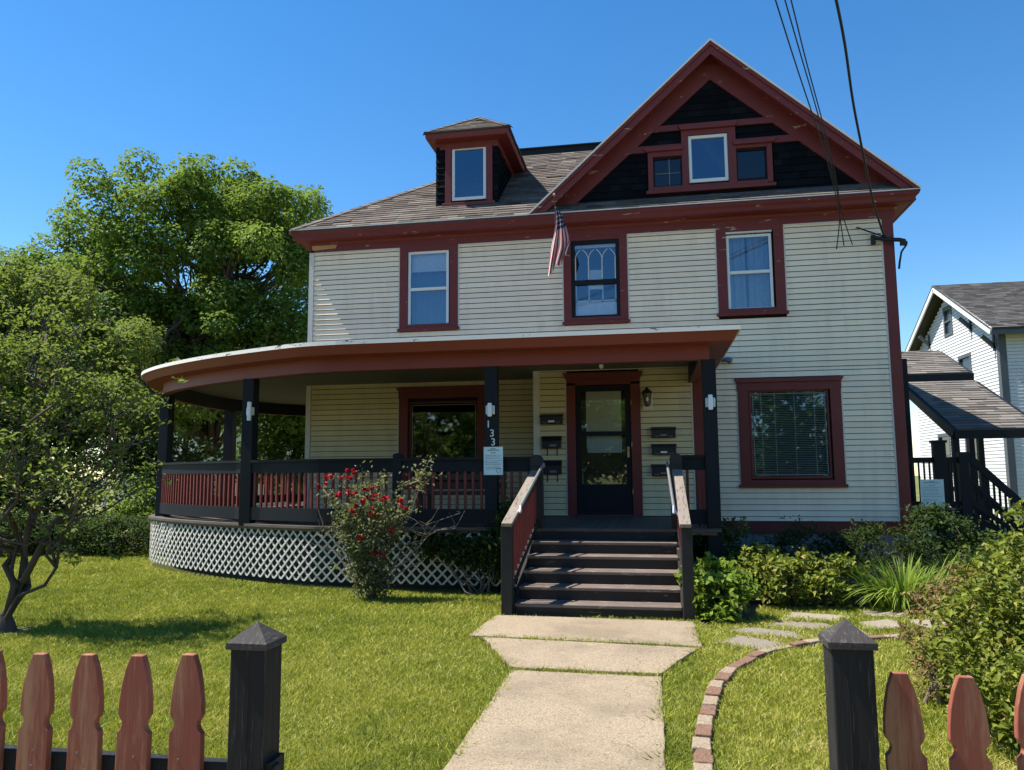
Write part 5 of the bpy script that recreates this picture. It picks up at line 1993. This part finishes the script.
q.box(-26.5, -23.9, 33.6, 36.0, 2.15, 2.35)
build('porch_roof', q, MT['white'], t)
q = MB()
for x in (-26.4, -25.1, -24.0):
    q.box(x, x+.12, 33.65, 33.77, 0, 2.15)
q.box(-26.5, -23.9, 33.65, 33.72, 3.2, 3.28)
for i in range(18):
    q.box(-26.45+i*.145, -26.41+i*.145, 33.67, 33.71, 2.35, 3.2)
build('porch_frame', q, MT['white'], t)

# ================================================================== TREES, SHRUBS, LAWN
make_tree('shade_tree', 'tall broad leafy shade tree behind the left side of the house', (-15.5, 24.0, 0), (-15.0, 24.0, 7.5), 0.42,
          [(-16.6, 24, 9.6, 4.0, 3.2, 3.3), (-14.4, 24, 10.2, 2.8, 2.6, 2.5), (-12.7, 24.6, 8.9, 2.1, 3.0, 2.7), (-19.6, 23.8, 7.8, 3.0, 2.8, 2.6), (-12.4, 25, 5.8, 3.2, 3.2, 2.4), (-18.8, 23.5, 6.4, 3.6, 3.2, 3.0), (-15.4, 23, 5.6, 4.0, 3.0, 2.6)],
          290, 700, 1, 0.155, 'leaf_big', 5, nlimb=60, shell=0.42, lr=(0.45, 0.9))
make_tree('shade_tree', 'lower leafy tree standing beside the back of the wraparound porch', (-13.5, 27.5, 0), (-13.2, 27.5, 4.5), 0.3,
          [(-13.4, 27.5, 5.0, 3.4, 3.0, 2.6), (-10.6, 28.0, 4.0, 2.8, 2.4, 2.4), (-12.5, 27.5, 2.4, 3.0, 2.2, 1.6)], 62, 800, 1, 0.18, 'leaf_big', 6, nlimb=18, lr=(0.6, 1.05))
make_tree('maple_tree', 'mid green tree crowding the left edge behind the small lawn tree', (-15.2, 16.0, 0), (-15.0, 16.0, 4.4), 0.28,
          [(-14.6, 16, 4.5, 2.4, 2.0, 2.1), (-12.4, 16.6, 3.4, 1.8, 1.7, 1.6), (-16.4, 15.6, 4.3, 2.1, 1.9, 1.9)], 84, 800, 1, 0.115, 'leaf_light', 8, nlimb=26, lr=(0.38, 0.72))
make_shrub('tall_shrub', 'dark dense shrub mass behind the hedge left of the porch', (-13.0, 16.2, 0), [(-13.0, 16.0, 1.6, 2.4, 1.2, 1.7), (-15.5, 16, 1.8, 2.0, 1.2, 1.9), (-10.9, 17.2, 1.3, 1.2, 1.0, 1.4)], 150, 90, 0.5, 0.13, 'leaf_dark', 9, stems=26)
make_shrub('hedge', 'low clipped hedge along the left edge of the lawn', (-11.6, 13.9, 0), [(-10.2, 13.7, 0.36, 0.8, 0.55, 0.44), (-11.5, 13.6, 0.38, 0.9, 0.55, 0.46), (-12.8, 13.4, 0.38, 0.9, 0.55, 0.46), (-14.1, 13.2, 0.4, 0.9, 0.55, 0.46), (-9.6, 14.4, 0.4, .5, .6, .4)], 300, 70, 0.22, 0.07, 'leaf_dark', 10, 'hedge', stems=40, shell=0.75)
make_shrub('lime_shrub', 'small bright shrub just left of the curved porch end', (-10.6, 15.0, 0), [(-10.6, 15.0, 0.75, 0.7, 0.6, 0.7)], 50, 70, 0.28, 0.09, 'leaf_lime', 12)

# small lawn tree, many grey stems leaning right
rng = np.random.default_rng(33)
t = thing('lawn_tree', 'small gnarled tree with leaning grey stems on the left lawn', 'tree', (-6.42, 6.9, 0))
m_ = MB()
b0 = Vector((-6.44, 6.9, -0.06))
m_.tube([b0, b0+Vector((.01, 0, .05)), b0+Vector((.0, 0, .12)), b0+Vector((-.01, .0, .20)), b0+Vector((-.01, .0, .26))], [0.165, 0.115, 0.092, 0.070, 0.02], 14)
tips = []
mains = [((-5.55, 7.2, 1.95), .058), ((-5.75, 7.4, 2.55), .056), ((-6.4, 7.1, 3.0), .06), ((-7.0, 6.7, 2.5), .05), ((-7.3, 7.3, 2.7), .05), ((-5.45, 6.8, 1.30), .03), ((-6.1, 6.6, 2.0), .038), ((-5.9, 7.0, 2.2), .045)]
for (q, r_) in mains:
    st = b0+Vector((rng.normal()*.03-.01, rng.normal()*.03, .06+rng.uniform(0, .1)))
    lp = limb(m_, st, q, r_*.72, r_*.2, rng, 0.06, 9)
    for k in range(8):
        a = lp[rng.integers(4, 10)]
        d = Vector((rng.normal(.25, .55), rng.normal(0, .4), rng.normal(.30, .45)))
        bq = a+d*rng.uniform(.5, 1.0)
        l2 = limb(m_, a, bq, .017, .005, rng, .06, 5)
        tips.append((a, bq, bq.z))
        for w_ in range(3):
            a2 = l2[rng.integers(2, 6)]
            b2 = a2+Vector(rng.normal(0, .26, 3))+Vector((.08, 0, .06))
            limb(m_, a2, b2, .0065, .002, rng, .03, 3)
            tips.append((a2, b2, b2.z))
build('trunk', m_, MT['bark'], t, smooth=True)
CC = np.array([a.lerp(b_, f) for a, b_, z in tips for f in (.4, .75, 1.0) if rng.random() < (.30+.33*max(0, z-1.0))])
E1 = clusters([(-7.2, 7.0, 3.15, 1.2, .8, .75), (-8.0, 7.0, 2.7, .8, .7, .8)], 70, rng, .3)
L = np.concatenate([spray(CC, 11, .12, rng), spray(E1, 46, .20, rng)])
V, F, T = leaf_arrays(L, 0.060, rng, .7, .45, np.clip(rng.normal(.55, .22, len(L)), 0, 1), .2)
np_mesh('crown', V, F, T, MT['leaf_light'], t)

# rose bush
rng = np.random.default_rng(44)
t = thing('rose_bush', 'straggly rose bush with red blooms in front of the porch lattice', 'rose bush', (-3.45, 9.25, 0))
m_ = MB()
rb0 = Vector((-3.45, 9.25, 0))
canes = [(-4.1, 9.2, 1.36), (-3.85, 9.1, 1.52), (-3.62, 9.3, 1.62), (-3.3, 9.25, 1.55), (-3.45, 9.1, 1.30), (-2.98, 9.2, 1.45), (-2.72, 9.25, 1.72), (-3.75, 9.0, 1.05), (-3.2, 9.05, 1.05), (-3.55, 9.0, .8), (-3.9, 9.1, 1.2)]
cps = []
for q in canes:
    lp = limb(m_, rb0+Vector((rng.normal()*.06, rng.normal()*.05, -.02)), q, .011, .004, rng, .05, 8)
    for a, b_ in zip(lp[1:], lp[2:]):
        cps += [a.lerp(b_, f) for f in (0.2, .6, 1)]
        if rng.random() < .75:
            e = a+Vector((rng.normal(0, .16), rng.normal(0, .12), rng.uniform(.02, .2)))
            limb(m_, a, e, .005, .002, rng, .02, 3); cps += [e, a.lerp(e, .5)]
for q in [(-2.42, 9.3, 1.22), (-2.55, 9.1, 1.15), (-2.6, 9.3, .98), (-4.25, 9.4, 1.1), (-4.2, 9.3, .98), (-2.85, 9.2, .95), (-2.3, 9.35, 1.08)]:
    lp = limb(m_, rb0, q, .010, .003, rng, .03, 7)
    for k in range(3):
        a = lp[rng.integers(3, 7)]
        limb(m_, a, a+Vector((rng.normal(.0, .2), rng.normal(0, .08), rng.uniform(.0, .2))), .005, .002, rng, .02, 3)
build('cane', m_, MT['twig'], t)
CC = np.array(cps)
low = clusters([(-3.45, 9.2, .42, .28, .22, .45), (-3.5, 9.15, .9, .36, .25, .35)], 70, rng, .2)
L = np.concatenate([spray(CC, 11, .10, rng), spray(low, 26, .13, rng)])
V, F, T = leaf_arrays(L, 0.047, rng, .5, .6, None, .2)
np_mesh('foliage', V, F, T, MT['leaf_rose'], t)
blooms = [(-4.124, 9.163, 1.409), (-3.852, 8.841, 1.51), (-3.733, 9.049, 1.508), (-3.628, 8.98, 1.556), (-3.626, 8.988, 1.301), (-3.566, 9.005, 1.143), (-3.453, 8.879, 1.197), (-3.372, 9.004, 1.096), (-3.585, 8.959, 1.073), (-3.416, 9.253, 1.343), (-3.374, 9.036, 1.263), (-3.218, 8.995, 1.228), (-3.114, 9.0, 0.87), (-3.457, 8.973, 0.774), (-2.986, 8.946, 1.194), (-2.963, 8.993, 1.145), (-3.294, 9.054, 0.566), (-3.787, 9.003, 1.277), (-3.351, 9.087, 1.067), (-3.454, 9.006, 1.349)]
for c in blooms:
    c = np.array(c)
    pet = []
    for hd in range(int(rng.integers(2, 5))):
        hc = c+rng.normal(size=3)*np.array([.034, .02, .022])
        dd = rng.normal(size=(22, 3)); dd[:, 2] += .4
        dd /= np.linalg.norm(dd, axis=1)[:, None]
        pet.append(leaf_arrays(hc+dd*rng.uniform(.006, .022, (22, 1)), .030, rng, .1, 1.0, np.clip(rng.normal(.45, .25, 22)-.2*(hd == 0), 0, 1), 0, dd))
    v_, f_, t_ = join_arrays(pet)
    np_mesh('rose_bloom', v_, f_, t_, MT['petal'], t)

# ivy on the lattice
make_shrub('ivy', 'green ivy climbing the lattice and post left of the front steps', (-2.2, 9.85, 0),
           [(-2.45, 9.86, .58, .62, .07, .22), (-1.95, 9.84, .55, .30, .09, .40), (-1.85, 9.84, .95, .12, .08, .26), (-2.9, 9.9, .66, .3, .05, .12)], 120, 26, .13, .07, 'leaf_dark', 51, 'ivy', stems=14, shell=.1, droop=.8, upb=.1)
# bush beside the steps and the bed in front of the right wall
make_shrub('leafy_bush', 'bright green leafy bush right beside the bottom of the steps', (0.68, 8.5, 0), [(0.68, 8.55, .24, .32, .30, .30), (.55, 8.8, .38, .22, .25, .26)], 75, 34, .13, .085, 'leaf_lime', 52, stems=14, droop=.7)
make_shrub('leafy_mound', 'wide mound of pale tipped leaves in front of the foundation', (1.6, 9.45, 0), [(1.45, 9.45, .32, .45, .36, .29), (1.95, 9.55, .30, .42, .36, .27), (1.2, 9.7, .38, .3, .3, .30)], 150, 34, .13, .07, 'leaf_gold', 53, stems=20, droop=.6)
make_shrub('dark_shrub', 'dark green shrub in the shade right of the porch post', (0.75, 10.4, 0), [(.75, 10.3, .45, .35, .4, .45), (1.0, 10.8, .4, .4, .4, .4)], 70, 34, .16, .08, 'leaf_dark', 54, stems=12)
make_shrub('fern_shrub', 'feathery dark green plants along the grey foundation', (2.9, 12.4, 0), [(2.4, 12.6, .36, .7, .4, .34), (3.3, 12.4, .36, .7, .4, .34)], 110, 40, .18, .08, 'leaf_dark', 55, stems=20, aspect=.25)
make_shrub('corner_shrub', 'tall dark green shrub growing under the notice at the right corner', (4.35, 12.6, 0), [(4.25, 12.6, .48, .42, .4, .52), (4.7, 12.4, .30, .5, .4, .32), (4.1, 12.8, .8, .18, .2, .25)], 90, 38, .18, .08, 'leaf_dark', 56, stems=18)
make_shrub('variegated_bush', 'large golden green bush at the right foreground', (2.5, 5.2, 0),
           [(2.55, 5.2, .72, .60, .6, .72), (2.05, 5.0, .48, .46, .5, .52), (2.85, 4.95, .90, .55, .5, .52), (2.25, 4.5, .40, .48, .4, .44), (2.75, 4.5, .5, .5, .45, .5)], 700, 44, .115, .050, 'leaf_gold', 57, stems=50, shell=.6, aspect=.5)
make_shrub('pinkish_shrub', 'small pinkish leaved shrub against the golden bush', (1.88, 5.75, 0), [(1.84, 5.75, .38, .20, .24, .40), (2.0, 5.7, .72, .18, .2, .20)], 75, 36, .10, .042, 'leaf_pink', 58, stems=12, shell=.35, aspect=.45)

def strap_clump(name, label, base, n, length, width, mat, seed, spread=.5, cat='plant'):
    rng = np.random.default_rng(seed)
    t = thing(name, label, cat, base)
    V, F, T = [], [], []
    o = 0
    for i in range(n):
        an = rng.uniform(0, 2*math.pi)
        r0 = rng.uniform(0, spread*.35)
        L_ = length*rng.uniform(.65, 1.15)
        lean = rng.uniform(.25, 1.0)
        d = np.array([math.cos(an), math.sin(an)*.8])
        sd = np.array([-d[1], d[0], 0])
        b = np.array([base[0]+d[0]*r0*1.6, base[1]+d[1]*r0, 0])
        m = 6
        for k in range(m+1):
            s_ = k/m
            out = L_*lean*(s_*.55+.45*s_*s_)
            z = L_*(1.05*s_-.98*lean*s_*s_*.95)*.95
            w_ = width*(1-s_**2.5)*.5+.0012
            c = b+np.array([d[0]*out, d[1]*out, max(z, .015)])
            V += [c-sd*w_, c+sd*w_]
        for k in range(m):
            F.append([o+2*k, o+2*k+1, o+2*k+3, o+2*k+2])
        T += [np.clip(rng.normal(.6, .2), 0, 1)]*m
        o += 2*(m+1)
    np_mesh('leaves', np.array(V), np.array(F), np.array(T), MT[mat], t)
    q = MB(); q.lathe((base[0], base[1], -.01), [(.10, 0), (.07, .05), (.03, .1)], 8)
    build('crown_base', q, MT['leaf_dark'], t)
    return t
strap_clump('daylily', 'bright green strap leaved clump beside the flagstones', (2.72, 9.45, 0), 520, .78, .026, 'leaf_lime', 61, .75)
strap_clump('daylily', 'darker strap leaved clump in the shade of the right corner', (3.75, 10.9, 0), 260, .68, .022, 'leaf_dark', 62, .8)
# flower spikes above the mound
for (top, h_, m_name, lab) in (((1.125, 10.4, 0.974), .2, 'leaf_gold', 'tall pale flowering stem rising above the leafy mound by the porch'), ((1.415, 10.2, 0.628), .12, 'petal_pale', 'short pinkish flower spike behind the leafy mound'), ((1.885, 10.5, 0.605), .14, 'leaf_pink', 'bronze leaved stem behind the leafy mound')):
    top = Vector(top)
    Y = top.y
    t = thing('flower_spike', lab, 'flower', (top.x, Y, 0))
    q = MB(); limb(q, (top.x-.03, Y, 0), top, .007, .003, rng, 0, 6)
    build('stem', q, MT['leaf_dark'], t)
    L = np.array(top)+np.stack([rng.normal(0, .035, 46), rng.normal(0, .03, 46), -rng.uniform(0, h_, 46)], 1)
    v_, f_, t_ = leaf_arrays(L, .045, rng, .4, .6)
    np_mesh('blossom', v_, f_, t_, MT[m_name], t)

# street trees across the road, seen only in the window glass
for i, (x, y, h_, lab) in enumerate(((-26, -26, 8.5, 'street tree farthest left across the road'), (-19, -24, 9.5, 'tall street tree second from the left across the road'), (-12.5, -23, 8.0, 'round street tree left of the middle across the road'), (-6, -25, 9.2, 'tall street tree nearly opposite the house'),
        (0.5, -24, 7.6, 'round low street tree straight across the road'), (7, -25, 8.8, 'broad street tree right of the middle across the road'), (14, -24, 9.6, 'tall street tree farthest right across the road'))):
    make_tree('street_tree', lab, (x, y, 0), (x, y, h_*.5), .25, [(x, y, h_*.55, 4.0, 2.6, h_*.46), (x+1, y, 2.2, 3.6, 2.4, 2.0)], 150, 60, 1.0, .42, 'leaf_big', 70+i, nlimb=10, twigs=False, group='trees across the road')

# ---- lawn blades
def in_poly(x, y, poly):
    inside = np.zeros(len(x), bool)
    n = len(poly)
    for i in range(n):
        x1, y1 = poly[i]; x2, y2 = poly[(i+1) % n]
        c = ((y1 > y) != (y2 > y))
        with np.errstate(divide='ignore', invalid='ignore'):
            xi = (x2-x1)*(y-y1)/(y2-y1)+x1
        inside ^= c & (x < xi)
    return inside
def vnoise(x, y, s, seed):
    r = np.random.default_rng(seed).uniform(0, 1, (64, 64))
    u, v = x*s, y*s
    i, j = np.floor(u).astype(int), np.floor(v).astype(int)
    a, b = u-i, v-j
    a, b = a*a*(3-2*a), b*b*(3-2*b)
    g = lambda p, q: r[p % 64, q % 64]
    return (g(i, j)*(1-a)+g(i+1, j)*a)*(1-b)+(g(i, j+1)*(1-a)+g(i+1, j+1)*a)*b
rng = np.random.default_rng(90)
NB = 950000
Yr = 2.0+14.0*rng.uniform(0, 1, NB)**1.75
half_l = -1.0*Yr-0.5
half_r = 0.50*Yr+0.6
Xr = half_l+(half_r-half_l)*rng.uniform(0, 1, NB)
NW = 300000                                     # thinner growth out to the sides of the lot
Xw = rng.uniform(-15, 9, NW)
Yw = rng.uniform(1.2, 15, NW)
out = (Xw < -1.0*Yw-.5) | (Xw > .5*Yw+.6)
Xr, Yr = np.concatenate([Xr, Xw[out]]), np.concatenate([Yr, Yw[out]])
NB = len(Xr)
def shrink(poly, k=.03):
    cx = sum(p[0] for p in poly)/len(poly); cy = sum(p[1] for p in poly)/len(poly)
    return [(cx+(p[0]-cx)*(1-k), cy+(p[1]-cy)*(1-k)) for p in poly]
bad = np.zeros(NB, bool)
edge = (vnoise(Xr, Yr, 9, 1)-.5)*.09
for P in (SLAB1, SLAB2, SLAB3):
    bad |= in_poly(Xr+edge*1.3, Yr+edge*.9, shrink(P, .055))
for poly, _, _ in stones:
    bad |= in_poly(Xr+edge*.7, Yr+edge*.7, shrink(poly, .06))
bad |= in_poly(Xr+edge, Yr+edge, BED)
porch_poly = [(0.9, 13.6), (0.9, 9.95), (0.3, 9.9), (0.3, 8.3), (-1.6, 8.3), (-1.6, 9.9)] + lpath + [(-6.4, 18)]
bad |= in_poly(Xr, Yr, porch_poly)
bpoly = [(x+.055, y-.02) for x, y in bc]+[(x-.055, y+.02) for x, y in bc[::-1]]
bad |= in_poly(Xr+edge*.4, Yr, bpoly)
bad |= (Xr > 4.4) & (Xr < 6.3) & (Yr > 9)
bad |= (np.hypot(Xr+6.42, Yr-6.9) < .26+edge*2) 
bad |= (np.hypot((Xr-2.6)/1.0, (Yr-5.0)/.75) < .4+edge*2)
Xr, Yr = Xr[~bad], Yr[~bad]
ex, ey = [], []                                  # longer tufts along the slab and stone edges
for P in [SLAB1, SLAB2, SLAB3]+[q[0] for q in stones]:
    for i in range(len(P)):
        a, b = P[i], P[(i+1) % len(P)]
        m = int(math.hypot(b[0]-a[0], b[1]-a[1])*(520 if len(P) < 5 and P in (SLAB1, SLAB2, SLAB3) else 300))
        tt = rng.uniform(0, 1, m)
        keep = vnoise(tt*40+i*7, tt*0+P[0][0]*9, .35, 8) > .38
        ex.append((a[0]+(b[0]-a[0])*tt+rng.normal(0, .018, m))[keep]); ey.append((a[1]+(b[1]-a[1])*tt+rng.normal(0, .018, m))[keep])
ex, ey = np.concatenate(ex), np.concatenate(ey)
ok = ~in_poly(ex, ey, [(-1.6, 8.28), (0.3, 8.28), (0.3, 9.9), (-1.6, 9.9)])
ex, ey = ex[ok], ey[ok]
nE = len(ex)
Xr, Yr = np.concatenate([Xr, ex]), np.concatenate([Yr, ey])
n = len(Xr)
h = rng.uniform(.018, .042, n)*(0.75+.5*vnoise(Xr, Yr, 1.3, 2))*(1+.25*(Yr > 8))
h[-nE:] = rng.uniform(.030, .066, nE)
an = rng.uniform(0, 2*math.pi, n)
wd = rng.uniform(.0011, .0021, n)*np.where((Xr < -1.0*Yr-.5) | (Xr > .5*Yr+.6), 2.2, 1.0)*(1+np.clip((Yr-2.5)/3.6, 0, 3.4))
ln = rng.normal(0, .95, n)
la = rng.uniform(0, 2*math.pi, n)
ca, sa = np.cos(an)*wd, np.sin(an)*wd
lx, ly = np.cos(la)*ln*h, np.sin(la)*ln*h
z0 = np.zeros(n)
V = np.stack([np.stack([Xr-ca, Yr-sa, z0], 1), np.stack([Xr+ca, Yr+sa, z0], 1),
              np.stack([Xr+ca*.7+lx*.45, Yr+sa*.7+ly*.45, h*.6], 1), np.stack([Xr+lx, Yr+ly, h], 1), np.stack([Xr-ca*.7+lx*.45, Yr-sa*.7+ly*.45, h*.6], 1)], 1).reshape(-1, 3)
F = (np.arange(n)*5)[:, None]+np.array([[0, 1, 2, 3, 4]])
tone = np.clip(.36+.46*(vnoise(Xr, Yr, .9, 3)-.5)+.34*(vnoise(Xr, Yr, 4.0, 4)-.5)+.26*(vnoise(Xr, Yr, 9.0, 5)-.5)+rng.normal(0, .16, n)+np.where(rng.uniform(0, 1, n) < .06, .4, 0)+.14*((Xr > .3) & (Yr < 8)), 0, 1)
g_ = np_mesh('lawn_grass', V, F, tone, MT['grass'], None)
tag(g_, 'short sunlit lawn grass around the walk', 'grass', kind='stuff')
